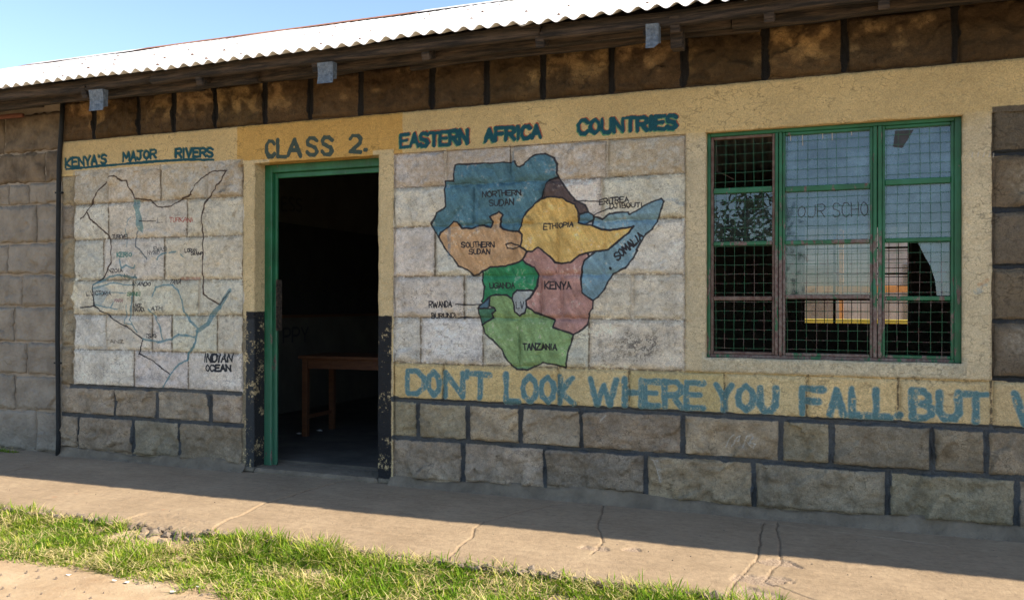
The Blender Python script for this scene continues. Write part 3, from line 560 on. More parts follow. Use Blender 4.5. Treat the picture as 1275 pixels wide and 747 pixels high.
EY, EZ, TANP = -.50, 2.633, .404; RY = 3.0; RZ = EZ+(RY-EY)*TANP
RXE = 7.4; XL = -9.2; YB = 6.1; XI = Xe+.25                                 # far left of the wing, back wall, inner face of the left partition
core = MB(); T = .22; y0c = .004
core.box(Xe, Xd0, y0c, T, -.1, Zj9); core.box(Xd0, Xd1, y0c, T, Zdt, Zj9); core.box(Xd1, Xw0, y0c, T, -.1, Zj9)
core.box(Xw0, Xw1, y0c, T, -.1, Zw0); core.box(Xw0, Xw1, y0c, T, Zw1, Zj9); core.box(Xw1, XR, y0c, T, -.1, Zj9)
core.box(Xe, XR, y0c+.004, T, Zj9, 2.80); core.box(Xe, XR, .15, T, 2.80, 2.868)
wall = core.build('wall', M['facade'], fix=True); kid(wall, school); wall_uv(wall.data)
wall['label'] = 'front wall painted cream, white and navy with two maps and mottoes'

def stone_mesh(x0, x1, z0, z1, y, relief, seed, gap=.006, back=.02, step=.011, edge=.012, uv=True, rag=0.0, round_=.0, facet=0.0):
    x0 += gap; x1 -= gap; z0 += gap; z1 -= gap
    nx = max(4, int((x1-x0)/step)); nz = max(3, int((z1-z0)/step))
    X, Z = np.meshgrid(np.linspace(x0, x1, nx+1), np.linspace(z0, z1, nz+1))
    d = np.minimum(np.minimum(X-x0, x1-X), np.minimum(Z-z0, z1-Z))
    rgd = (fbm(X, Z, 18, 2, seed)-.5)*.012*(1+rag)
    e = sstep(-.001, edge*(1+1.2*fbm(X, Z, 11, 2, seed+3)), d+rgd*(d > 1e-6))
    lo = fbm(X, Z, 6.5, 2, seed+5)-.5; mi = fbm(X, Z, 26, 3, seed+7)-.5; rd = np.abs(fbm(X, Z, 15, 2, seed+9)-.5)*2
    h = relief*(1.3*lo + 1.0*mi - .8*rd*rd + .35) + round_*sstep(0, .07, d)
    if facet:
        rr = np.random.default_rng(seed); K = max(4, int((x1-x0)*(z1-z0)*75)); fx = rr.uniform(x0, x1, K); fz = rr.uniform(z0, z1, K); ga = rr.normal(0, .13, K); gb = rr.normal(0, .13, K); go_ = rr.normal(0, .0022, K)
        Xw = X+(fbm(X, Z, 20, 2, seed+21)-.5)*.05; Zw = Z+(fbm(X, Z, 20, 2, seed+22)-.5)*.05
        dd = (Xw[..., None]-fx)**2+(Zw[..., None]-fz)**2; kk = dd.argmin(-1)
        h = h+facet*((X-fx[kk])*ga[kk]+(Z-fz[kk])*gb[kk]+go_[kk])
    Y = y - e*(.006+h) + (1-e)*.007
    # jitter outline
    bx = (np.abs(d) < 1e-6); jx = (fbm(X, Z, 23, 2, seed+11)-.5)*.008*(1+rag*3); jz = (fbm(X, Z, 23, 2, seed+13)-.5)*.008*(1+rag*3)
    X = X+np.where(bx, np.sign((x0+x1)/2-X)*np.abs(jx)*0+jx, 0); Z = Z+np.where(bx, jz, 0)
    V = np.stack([X, Y, Z], -1).reshape(-1, 3)
    idx = np.arange((nx+1)*(nz+1)).reshape(nz+1, nx+1)
    q = np.stack([idx[:-1, :-1], idx[:-1, 1:], idx[1:, 1:], idx[1:, :-1]], -1).reshape(-1, 4)
    ring = np.concatenate([idx[0, :-1], idx[:-1, -1], idx[-1, :0:-1], idx[:0:-1, 0]])
    Vb = V[ring].copy(); Vb[:, 1] = y+back; nb = len(V); m = len(ring); ar = np.arange(m)
    q2 = np.stack([ring, nb+ar, nb+(ar+1) % m, ring[(ar+1) % m]], -1)
    me = np_mesh('stone', np.vstack([V, Vb]), np.vstack([q, q2]), smooth=True)
    if uv: wall_uv(me)
    return me
seed = 20
for (zone, z0, z1, x0, x1, js) in COURSES:
    xs = [x0]+[WX(j) for j in js if x0 < WX(j) < x1]+[x1]
    for a, bb in zip(xs[:-1], xs[1:]):
        seed += 1
        rel, gp, yy, ed, rg = {'dark': (.026, .009, -.001, .008, .9), 'band': (.004, .004, -.002, .01, .2), 'white': (.018, .0035, -.003, .016, .5), 'top': (.028, .012, -.002, .014, .6), 'panel': (.012, .010, -.001, .01, .4), 'quoin': (.014, .006, -.004, .018, 1.2)}[zone]
        zz0, zz1 = z0, z1
        if zone == 'dark' and z0 == 0: zz0 = .045+rnd.uniform(-.012, .02)
        if zone == 'white' and z1 > Zj7+.1: rel = .030
        if zone == 'white' and z0 < Zj6: rel = .014
        o = link('stone', stone_mesh(a, bb, zz0, zz1, yy+rnd.uniform(-.003, .002), rel, seed, gp, edge=ed, rag=rg, facet={'dark': 1.0, 'top': .7, 'quoin': .8, 'panel': .4, 'white': .55 if z0 > Zj6-.02 else .3, 'band': .1}[zone]), M['facade']); kid(o, wall)

# plaster bands, one skin with holes
def skin(name, rects, y, back, mat, parent, relief=.004, step=.014, uv=True, holes=()):
    xb = sorted({r for q in list(rects)+list(holes) for r in q[:2]}); zb = sorted({r for q in list(rects)+list(holes) for r in q[2:]})
    def sub(bv):
        o = []
        for a, c in zip(bv[:-1], bv[1:]): k = max(1, int(round((c-a)/step))); o += list(np.linspace(a, c, k+1)[:-1])
        return np.array(o+[bv[-1]])
    xs = sub(xb); zs = sub(zb); X, Z = np.meshgrid(xs, zs); cx = (xs[:-1]+xs[1:])/2; cz = (zs[:-1]+zs[1:])/2; CX, CZ = np.meshgrid(cx, cz)
    m = np.zeros(CX.shape, bool)
    for r in rects: m |= (CX > r[0]) & (CX < r[1]) & (CZ > r[2]) & (CZ < r[3])
    for r in holes: m &= ~((CX > r[0]) & (CX < r[1]) & (CZ > r[2]) & (CZ < r[3]))
    Y = y-relief*((fbm(X, Z, 4, 2, 71)-.5)*2.2+(fbm(X, Z, 20, 3, 72)-.5)*1.6)
    # soften the outer edge
    mp_ = np.pad(m, 1); cnt = mp_[:-1, :-1].astype(int)+mp_[1:, :-1]+mp_[:-1, 1:]+mp_[1:, 1:]
    bd = (cnt > 0) & (cnt < 4); Y = np.where(bd, Y+.004, Y)
    jx = (fbm(X, Z, 16, 3, 73)-.5)*.010; jz = (fbm(X, Z, 16, 3, 74)-.5)*.010
    X = X+np.where(bd, jx, 0); Z = Z+np.where(bd, jz, 0)
    V = np.stack([X, Y, Z], -1).reshape(-1, 3); nx = len(xs); idx = np.arange(V.shape[0]).reshape(len(zs), nx)
    j, i = np.nonzero(m); q = np.stack([idx[j, i], idx[j, i+1], idx[j+1, i+1], idx[j+1, i]], -1)
    ed = []
    L = m & ~mp_[1:-1, :-2]; jj, ii = np.nonzero(L); ed.append(np.stack([idx[jj+1, ii], idx[jj, ii]], -1))
    R = m & ~mp_[1:-1, 2:]; jj, ii = np.nonzero(R); ed.append(np.stack([idx[jj, ii+1], idx[jj+1, ii+1]], -1))
    B = m & ~mp_[:-2, 1:-1]; jj, ii = np.nonzero(B); ed.append(np.stack([idx[jj, ii], idx[jj, ii+1]], -1))
    Tt = m & ~mp_[2:, 1:-1]; jj, ii = np.nonzero(Tt); ed.append(np.stack([idx[jj+1, ii+1], idx[jj+1, ii]], -1))
    ed = np.vstack(ed); N = len(V); Vb = V.copy(); Vb[:, 1] = back
    q2 = np.stack([ed[:, 0], ed[:, 0]+N, ed[:, 1]+N, ed[:, 1]], -1)
    me = np_mesh(name, np.vstack([V, Vb]), np.vstack([q, q2]), smooth=False)
    nn = np.ones(len(me.polygons), bool); nn[len(q):] = False; me.polygons.foreach_set('use_smooth', nn)
    if uv: wall_uv(me)
    o = link(name, me, mat); kid(o, parent); return o
skin('plaster_skin', [(Xe, XR, Zj8, Zj9), (Xe, Xm1, Zk, Zj8), (Xm1, Xd0, .0, Zj8), (Xd0, Xd1, Zdt, Zj8), (Xd1, Xb0, .0, Zj8), (Xb1, Xr, Zj3, Zj8), (Xr, XR, Zp1, Zj8)],
     -.012, .012, M['facade'], wall, holes=[(Xw0, Xw1, Zw0, Zw1)])
# cement skirt at the foot of the wall
def skirt(xa, xb, z_fn, prof, parent):
    n_ = int((xb-xa)/.02); V = []; q = []
    for i in range(n_+1):
        x = xa+(xb-xa)*i/n_; w = z_fn(x)
        for k, (py, pz) in enumerate(prof):
            V.append((x, py+.014*(fbm(np.array([x]), np.array([k*.3]), 9, 3, 88)[0]-.5), pz*w*(1 if k else 1)))
    m_ = len(prof)
    for i in range(n_):
        for k in range(m_-1): a = i*m_+k; q.append((a, a+m_, a+m_+1, a+1))
    o = link('cement_skirt', np_mesh('cement_skirt', V, q, smooth=True), M['cement']); kid(o, parent)
wz = lambda x: .35+.9*float(fbm(np.array([x]), np.array([0.]), 2.6, 3, 91)[0])
prof = [(-.060, -.01), (-.038, .016), (-.024, .034), (-.016, .056), (-.006, .072), (.006, .078)]
skirt(Xb0-.02, XR, wz, prof, wall); skirt(Xe, Xm1+.03, wz, prof, wall)
# lintel soffit, threshold
th = MB(); th.box(Xd0, Xd1, -.03, T+.3, -.1, .032, .02); o = th.build('threshold', M['cement']); kid(o, school)

# left wing: set back, bare stone
wing = MB(); wing.box(XL, Xe, .045, .25, -.1, 2.76); wo = wing.build('wall', M['mortar']); kid(wo, school); wo['label'] = 'unpainted grey stone wall of the next room, left of the black pipe'
rowsz = [0.0] + [WZ(35, y, .03) for y in (511, 467, 426, 382, 342, 303, 255, 228, 190)] + [WZ(35, 142, .03)]
wj = [[45, -12, -70], [19, -45, -100], [33, -30, -90], [17, -44, -110], [27, -25, -85], [10, -40, -95], [45, -14, -70], [35, 10, -50], [55, -20, -90], [4, -60, -120]]
for k in range(len(rowsz)-1):
    xs = sorted([XL]+[WX(j, y=.03) for j in wj[k]]+[WX(j-190-60*t, y=.03) for j in wj[k][-1:] for t in range(3) if WX(j-190-60*t, y=.03) > XL+.2]+[Xe])
    for a, bb in zip(xs[:-1], xs[1:]):
        seed += 1; mt = M['stone_dark'] if k >= 8 else M['mortar_grey']
        hh = rowsz[k+1]-rowsz[k]
        if k == 9: zt = 0.0
        o = link('stone', stone_mesh(a, bb, rowsz[k], rowsz[k+1], .034+rnd.uniform(-.006, .005), .009 if k < 8 else .016, seed, .009 if k < 8 else .006, back=.02, edge=.012, uv=False, rag=.9, facet=.55), mt); kid(o, wo)
wing2 = MB(); wing2.box(XR, RXE-.4, .02, .25, -.1, 2.76); wo2 = wing2.build('wall', M['mortar']); kid(wo2, school); wo2['label'] = 'continuation of the front wall beyond the right of the photo'
zz_ = 0.0; r2 = 0
while zz_ < 2.45:
    x = XR; r2 += 1
    while x < RXE-.45:
        L = min(rnd.uniform(.32, .5), RXE-.4-x); seed += 1
        o = link('stone', stone_mesh(x, x+L, zz_, zz_+.245, .008, .008, seed, .008, uv=False, step=.03), M['mortar_grey']); kid(o, wo2); x += L
    zz_ += .245
# inner and rear walls
back_rects = []
bw = MB(); bx0, bx1 = -.68, .50; bz0, bz1 = .885, 2.06
bw.box(XI-.2, bx0, YB, YB+.2, -.1, 2.76); bw.box(bx1, XR, YB, YB+.2, -.1, 2.76); bw.box(bx0, bx1, YB, YB+.2, -.1, bz0); bw.box(bx0, bx1, YB, YB+.2, bz1, 2.76)
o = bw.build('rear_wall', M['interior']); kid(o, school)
def gable(nm, xa_, xb_, ya_, mt):
    mb = MB(); zr = lambda y: EZ+(y-EY)*TANP-.04 if y < RY else RZ-(y-RY)*TANP-.04
    P_ = [(ya_, -.1), (YB, -.1), (YB, zr(YB)), (RY, zr(RY)), (ya_, zr(ya_))]
    mb.poly([(xa_, *p) for p in P_]); mb.poly([(xb_, *p) for p in P_][::-1])
    for p, q_ in zip(P_, P_[1:]+P_[:1]): mb.poly([(xa_, *p), (xb_, *p), (xb_, *q_), (xa_, *q_)])
    return mb.build(nm, mt)
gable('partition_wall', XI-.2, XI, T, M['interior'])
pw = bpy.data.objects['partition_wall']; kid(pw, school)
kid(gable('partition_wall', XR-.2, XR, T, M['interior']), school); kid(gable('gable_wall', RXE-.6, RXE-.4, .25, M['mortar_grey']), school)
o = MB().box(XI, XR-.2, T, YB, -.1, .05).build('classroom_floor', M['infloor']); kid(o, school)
for nm, xx in (('gable_wall', XL),):
    kid(gable(nm, xx, xx+.2, .25, M['mortar_grey']), school)
for a_, c_ in ((XL, XI-.2), (XR, RXE-.4)): o = MB().box(a_, c_, YB, YB+.2, -.1, 2.76).build('rear_wall', M['interior']); kid(o, school)

# ------------------------------------------------------------------ roof
roof = part('roof'); roof['label'] = 'pale corrugated iron roof with rust along the ridge'
nrm = Vector((0, -TANP, 1)).normalized()
def sheet(x0, width, ya, yb_, lift, jit, sgn=1, per=.097, amp=.0125):
    nc = int(round(width/per))*8; ns = 7; xs = np.linspace(x0, x0+width, nc+1)
    V = []; ed = jit
    for s in range(ns+1):
        t = s/ns; y = ya+(yb_-ya)*t+(ed if s == 0 else 0); 
        z = EZ+(abs(y-EY) if sgn > 0 else (2*RY-EY-y))*TANP if sgn > 0 else RZ-(y-RY)*TANP
        h = amp*np.cos(2*np.pi*xs/per)+lift+.004*np.sin(xs*1.7+y*2.1)+.003*np.sin(xs*5.1+s)
        if s == 0: h = h+.006*(vnoise(xs*6, xs*0+3)-.5)
        for x, hh in zip(xs, h): V.append((x, y-TANP*sgn*hh*.93, z+hh*.93))
    n1 = nc+1; i, j = np.meshgrid(np.arange(nc), np.arange(ns)); a = (j*n1+i).ravel()
    q = np.stack([a, a+1, a+n1+1, a+n1], -1)
    V = np.array(V, np.float32); Vb = V.copy(); Vb[:, 2] -= .0015
    N = len(V); eb = np.arange(nc); q3 = np.stack([eb, eb+N, eb+1+N, eb+1], -1)
    return np_mesh('roof_sheet', np.vstack([V, Vb]), np.vstack([q, q[:, ::-1]+N, q3]), smooth=True)
xw = .097*8; k = 0; x = XL-.3
while x < RXE:
    for r_, (ya, yb_) in enumerate(((EY, 1.35), (1.2, RY))):
        o = link('roof_sheet', sheet(x, xw+.05, ya, yb_, (.0025 if k % 2 else 0)+.003*r_, rnd.uniform(-.012, .012)), M['iron']); kid(o, roof)
    x += xw; k += 1
x = XL-.3
for t in range(int((RXE+.3-XL)/(xw*2))+1):
    o = link('roof_sheet', sheet(x, xw*2+.05, RY, YB+.6, (.0025 if t % 2 else 0), 0, -1), M['iron']); kid(o, roof); x += xw*2
# ridge capping, in lengths, a bit battered
x = XL-.3; t = 0
while x < RXE:
    L = 1.8; mb = MB(); jz = rnd.uniform(-.012, .014)
    a = [(RY-.20, RZ-.20*TANP+.018+jz), (RY-.03, RZ+.010+jz), (RY, RZ+.024+jz), (RY+.03, RZ+.010+jz), (RY+.2, RZ-.2*TANP+.02+jz)]
    for (y_a, z_a), (y_b, z_b) in zip(a[:-1], a[1:]): mb.poly([(x, y_a, z_a), (x+L+.04, y_a, z_a), (x+L+.04, y_b, z_b), (x, y_b, z_b)])
    o = mb.build('ridge_cap', M['iron'] if rnd.random() < .5 else M['rust']); kid(o, roof); x += L; t += 1
# roofing nails with dark washers, in rows
nm = MB()
for row_y in (-.30, .45, 1.28, 2.1, 2.8):
    x = XL
    while x < RXE:
        x += .097*rnd.choice((3, 4, 5)); xx = round(x/.097)*.097; yy = row_y+rnd.uniform(-.02, .02); zz = EZ+(yy-EY)*TANP+.013
        nm.tube([(xx, yy, zz-.004), (xx, yy-.003, zz+.008)], [.013, .005], 6)
o = nm.build('roofing_nail', M['spike']); kid(o, roof); o['kind'] = 'stuff'

# timbers under the eave
def plank(name, x0, x1, y, z, w, h, mat, segs=14, tilt=0.0, wob=.006, sd=0, ends=None):
    V = []; q = []
    for i in range(segs+1):
        t = i/segs; x = x0+(x1-x0)*t; dy = wob*(fbm(np.array([x]), np.array([sd*1.]), 1.1, 3, sd)[0]-.5)*4; dz = wob*(fbm(np.array([x]), np.array([sd*2.]), 1.3, 3, sd+1)[0]-.5)*4
        hh = h*(1+.25*(fbm(np.array([x]), np.array([3.]), 2.3, 2, sd+2)[0]-.5))
        for (a, c) in ((-w/2, -hh/2), (w/2, -hh/2), (w/2, hh/2), (-w/2, hh/2)):
            V.append((x, y+dy+a*math.cos(tilt)-c*math.sin(tilt), z+dz+a*math.sin(tilt)+c*math.cos(tilt)))
    for i in range(segs):
        for k in range(4): q.append((i*4+k, i*4+(k+1) % 4, i*4+4+(k+1) % 4, i*4+4+k))
    q.append((0, 3, 2, 1)); e = segs*4; q.append((e, e+1, e+2, e+3))
    o = link(name, np_mesh(name, V, q), mat); kid(o, roof); return o
i = 0
def run(name, x0, y, z, w, h, tilt, La, Lb, wob, jz=.01, jt=.06):
    global i
    x = x0
    while x < RXE-.2:
        L = rnd.uniform(La, Lb); plank(name, x, min(x+L, RXE-.2), y+rnd.uniform(-.012, .012), z+rnd.uniform(-jz, jz), w, h*rnd.uniform(.85, 1.15), M['timber'], 22, tilt=tilt+rnd.uniform(-jt, jt), sd=30+i, wob=wob); x += L+.006; i += 1
run('fascia_board', XL, -.40, EZ-.022, .035, .085, -.5, 1.6, 2.8, .010, .010, .12)
run('eave_purlin', XL+.7, -.28, EZ-.032, .075, .10, .1, 2.0, 3.0, .012)
run('fascia_board', XL+.3, -.20, EZ-.03, .03, .10, -.1, 1.4, 2.6, .012, .015)
run('wall_plate', XL+.2, -.055, Zj10+.075, .10, .10, 0, 2.6, 3.4, .008)
plank('lath', WX(690, 60), XR, -.10, Zj10+.012, .035, .022, M['lath'], 20, sd=120, wob=.004); plank('lath', XL, WX(40, 130), -.08, WZ(20, 144, -.08), .03, .03, M['lath'], 12, sd=121, wob=.004)
for px in (-60, 120, 262, 405, 540, 680, 812, 845, 960, 1100, 1240, 1400):
    x = WX(px, 60, -.3); yy = -.47
    mb = MB(); mb.bar((x, yy+.06, EZ-.07+(0)*TANP), (x, .6, EZ-.07+1.0*TANP), .05, .08, .004); o = mb.build('rafter', M['timber']); kid(o, roof)
# zinc straps folded round three rafter feet
for (px, py, w_, h_) in ((120, 125, 17, 26), (405, 91, 19, 26), (812, 45, 16, 30)):
    yy = -.445; x0, zc = W(px-w_/2, py, yy); x1 = W(px+w_/2, py, yy)[0]; z1 = WZ(px, py-h_/2, yy); z0 = WZ(px, py+h_/2, yy)
    mb = MB(); nn = 6
    for i in range(nn):
        a = z0+(z1-z0)*i/nn; c = z0+(z1-z0)*(i+1)/nn; fy = lambda z: yy-.006+.02*math.sin((z-z0)*26)*.4
        cut = .35*(x1-x0)*(1 if (i == 0 and px == 812) else 0)
        mb.poly([(x0, fy(a), a), (x1-cut, fy(a)+.004, a), (x1, fy(c)+.004, c), (x0, fy(c), c)])
    mb.poly([(x1, yy+.0, z0+.02), (x1+.004, yy+.035, z0+.03), (x1+.002, yy+.04, z1), (x1, yy+.0, z1)])
    o = mb.build('metal_strap', M['strap'], fix=False); kid(o, roof)
# dark square rafter foot hanging in front of the wall beside the right strap
x0, z1 = W(836, 30, -.30); x1, z0 = W(851, 61, -.30)
o = MB().box(x0, x1, -.33, -.25, z0, z1, .004).build('rafter_foot', M['timber']); kid(o, roof)

# ------------------------------------------------------------------ door frame
dfr = part('door_frame'); dfr['label'] = 'green wooden door frame with worn paint'
fy0, fy1 = .095, .145; XJ = WX(343, y=.11)
o = MB().box(Xd0, XJ-.022, fy0, fy1, .03, Zdt, .004).box(XJ-.0225, XJ, fy0+.03, fy1, .031, Zdt-.03, .003).build('jamb', M['green_door']); kid(o, dfr)
o = MB().box(Xd1-.045, Xd1, fy0, fy1, .03, Zdt, .004).build('jamb', M['green_door']); kid(o, dfr)
zh = WZ(400, 217.5, .08)
o = MB().box(XJ-.022, Xd1-.045, fy0-.001, fy1, zh+.035, Zdt, .004).box(XJ, Xd1-.045, fy0+.03, fy1, zh, zh+.035, .004).build('head', M['green_door']); kid(o, dfr)
o = MB().box(XJ-.002, XJ+.008, fy1-.03, fy1+.03, WZ(349, 412, .1), WZ(349, 348, .1), .003).build('broken_batten', M['timber']); kid(o, dfr)

# ------------------------------------------------------------------ window (steel, three lights wide, wire mesh behind)
win = part('window'); win['label'] = 'green steel window with broken panes and wire mesh'
wy = .030; fw0, fw1 = wy, wy+.035
xa, xb = Xw0, Xw1; m1a, m1b = WX(962.5, y=wy), WX(976, y=wy); m2a, m2b = WX(1084.5, y=wy), WX(1100.5, y=wy)
za, zb = Zw0, Zw1; jL = WX(887, y=wy); jR = WX(1184.5, y=wy); zt_ = WZ(1040, 163.5, wy); zb_ = WZ(1040, 441.5, wy)
def fb(name, mat, *b6): o = MB().box(*b6, .003).build(name, mat); kid(o, win); return o
fb('jamb', M['green'], xa, jL-.012, fw0, fw1, za, zb); fb('jamb', M['green'], jR+.014, xb, fw0, fw1, za, zb)
fb('head', M['green'], jL-.012, jR+.014, fw0-.0005, fw1, zt_+.012, zb); fb('sill', M['green_chip'], jL-.012, jR+.014, fw0-.0005, fw1, za, zb_-.012)
for a, c in ((m1a, m1b), (m2a, m2b)):
    md = (a+c)/2; fb('mullion', M['green_chip'], a+.010, md-.002, fw0-.004, fw1, zb_-.012, zt_+.012); fb('mullion', M['green_chip'], md+.002, c-.010, fw0-.006, fw1-.002, zb_-.012, zt_+.012)
cols = [(jL-.012, m1a+.010, 925, (236.5, 303, 371.5), M['brown_sash']), (m1b-.010, m2a+.010, 1030, (233.5, 301, 369.5), M['green_chip']), (m2b-.010, jR+.014, 1140, (225.5, 298.5, 371.5), M['green'])]
meshz = []
for ci, (a, c, pxm, ys, sm) in enumerate(cols):
    zz = [zb_-.012]+[WZ(pxm, y, wy) for y in ys[::-1]]+[zt_+.012]
    lo_, hi_ = zb_-.012, zt_+.012; s = .016
    for (u0, u1) in ((a, a+s), (c-s, c)):
        fb('sash_bar', sm, u0+.0005, u1-.0005, fw0+.008, fw1+.004, lo_, hi_)
    fb('sash_bar', sm, a+s, c-s, fw0+.009, fw1+.004, lo_, lo_+s); fb('sash_bar', sm, a+s, c-s, fw0+.009, fw1+.004, hi_-s, hi_)
    for ti_, z in enumerate(zz[1:-1]):
        th_ = .030 if ti_ == 2 else .022
        fb('glazing_bar', sm if ci == 0 and ti_ == 0 else M['green_chip' if ci < 2 else 'green'], a+s, c-s, fw0+.006, fw1+.002, z-th_/2, z+th_/2)
    # panes
    for r_ in range(4):                                          # r_ 0 = bottom
        z0 = zz[r_]+(.014 if r_ else .016); z1 = zz[r_+1]-(.014 if r_ < 3 else .016); yg = fw1-.006; x0 = a+s-.002; x1 = c-s+.002
        if ci == 0 and r_ == 2: mt, pts = M['glass_tree'], None
        elif ci == 1 and r_ == 1: mt, pts = M['glass_clear'], None
        elif ci >= 1 and r_ >= 2: mt, pts = M['glass_film'], None
        elif ci == 2 and r_ == 1:
            mt = M['glass_film']; pts = [W(1143, 301, wy), W(1183, 301, wy), W(1183, 368, wy), W(1167, 368, wy), W(1165, 350, wy), W(1160, 333, wy), W(1152, 319, wy)]
            pts = [(min(max(p[0], x0), x1), min(max(p[1], z0-.01), z1+.01)) for p in pts]
        else: continue
        if pts is None:
            pts = [(x0, z0-.006), (x1, z0-.006), (x1, z1+.006), (x0, z1+.006)]
        mb = MB(); n0 = len(pts); tl = .0006
        mb.poly([(p[0], yg, p[1]) for p in pts][::-1]); mb.poly([(p[0], yg+.003, p[1]) for p in pts])
        for i in range(n0): p, q_ = pts[i], pts[(i+1) % n0]; mb.poly([(p[0], yg, p[1]), (q_[0], yg, q_[1]), (q_[0], yg+.003, q_[1]), (p[0], yg+.003, p[1])])
        o = mb.build('pane', mt); kid(o, win)
        if pts and ci == 2 and r_ == 1: o['label'] = 'broken pane, only a curved shard left'
    # wire mesh behind the glass
    wm = MB(); ym = fw0+.014; sp = .0505; x0 = a+.008; x1 = c-.008; nxw = int((x1-x0)/sp)
    off = rnd.uniform(.01, .03); r_w = .0012
    k_ = 0; xx = x0+off
    while xx < x1:
        pts = [(xx+rnd.uniform(-.0015, .0015)+(.004*math.sin(z_*3+k_)), ym+.002*math.sin(z_*9+k_), z_) for z_ in np.linspace(lo_+.03*(k_ % 3 == 1), hi_, 9)]
        wm.tube(pts, r_w, 4); xx += sp; k_ += 1
    z_ = lo_+.035
    while z_ < hi_:
        wm.tube([(x, ym+.002+.002*math.sin(x*11+z_*5), z_+rnd.uniform(-.0015, .0015)) for x in np.linspace(x0, x1, 7)], r_w, 4); z_ += sp
    o = wm.build('wire_mesh', M['wire']); kid(o, win)
# bent loose wire in the top left light
o = MB().tube([(*[W(892, 182, .06)[0]], .06, W(892, 182, .06)[1]), (W(893, 200, .06)[0], .055, W(893, 200, .06)[1]), (W(893, 214, .06)[0], .06, W(893, 214, .06)[1]), (W(905, 219, .06)[0], .055, W(905, 219, .06)[1]), (W(914, 224, .06)[0], .06, W(914, 224, .06)[1])], .0012, 5).build('loose_wire', M['brown_sash']); kid(o, win)
# dark triangle of tape stuck inside the top right pane, finger writing on the middle pane
yt = fw1-.0078
def ribbon(mb, pts, w, y):
    for p, q_ in zip(pts[:-1], pts[1:]):
        d = Vector((q_[0]-p[0], q_[1]-p[1])); 
        if d.length < 1e-6: continue
        d.normalize(); nx_, nz_ = -d.y*w/2, d.x*w/2; e = d*w*.3
        mb.poly([(p[0]-e.x+nx_, y, p[1]-e.y+nz_), (p[0]-e.x-nx_, y, p[1]-e.y-nz_), (q_[0]+e.x-nx_, y, q_[1]+e.y-nz_), (q_[0]+e.x+nx_, y, q_[1]+e.y+nz_)])
def text_ribbons(txt, q, w, y, gap=.3, conv=None):
    mb = MB(); wd_ = [NARROW.get(c, 1.) for c in txt]; tot = sum(wd_)+gap*(len(txt)-1); x = 0; (ax, ay), (bx, by), (cx, cy), (dx, dy) = q
    def f(u, v): 
        p = ((ax*(1-u)+bx*u)*(1-v)+(dx*(1-u)+cx*u)*v, (ay*(1-u)+by*u)*(1-v)+(dy*(1-u)+cy*u)*v); return conv(*p)
    for c, ww in zip(txt, wd_):
        for s_ in FONT[c]: ribbon(mb, [f((x+px*ww)/tot, py) for px, py in s_], w, y)
        x += ww+gap
    return mb
for tx_, q_ in (('OUR', [(993, 271), (1027, 270.5), (1027, 254), (994, 257)]), ('SCHO', [(1037, 270), (1081, 269), (1080, 251), (1037, 253.5)])):
    o = text_ribbons(tx_, q_, .0038, yt, conv=lambda a, b_: W(a, b_, yt)).build('finger_writing', M['chalk'], fix=False); kid(o, win); o['kind'] = 'stuff'
pts = [W(1114.5, 163, yt), W(1137.5, 162, yt), W(1123.5, 184.5, yt), W(1112, 183, yt)]
o = MB().poly([(p[0], yt-.001, p[1]) for p in pts]).build('dark_patch', M['chalk'], fix=False); kid(o, win)
# putty drips along the head of the middle light
mb = MB()
for px, l_ in ((984, 12), (999, 18), (1024, 9), (1036, 11), (1060, 5)):
    a = W(px, 164, yt); mb.bar((a[0], yt-.002, a[1]), (a[0]+.002, yt-.002, a[1]-l_*.0042), .002, .004)
o = mb.build('putty_drip', M['white']); kid(o, win)
# rear window seen through the room
rw = part('rear_window'); yb2 = YB+.06
def rb(nm, mat, *b6): o = MB().box(*b6, .004).build(nm, mat); kid(o, rw)
for xx in (bx0, -.335, .10, bx1-.03): rb('mullion', M['brown_sash'], xx, xx+.03, yb2, yb2+.04, bz0+.03, bz1-.03)
rb('sill', M['brown_sash'], bx0, bx1, yb2, yb2+.04, bz0, bz0+.03); rb('head', M['brown_sash'], bx0, bx1, yb2, yb2+.04, bz1-.03, bz1)
for zz_ in (1.18, 1.48, 1.78): rb('glazing_bar', M['brown_sash'], bx0+.03, bx1-.03, yb2+.005, yb2+.035, zz_, zz_+.022)
wm = MB(); xx = bx0+.05
while xx < bx1: wm.tube([(xx, yb2-.01, bz0), (xx, yb2-.01, bz1)], .006, 4); xx += .10
zz_ = bz0+.07
while zz_ < bz1: wm.tube([(bx0, yb2-.008, zz_), (bx1, yb2-.008, zz_)], .006, 4); zz_ += .10
o = wm.build('wire_mesh', M['brown_sash']); kid(o, rw)

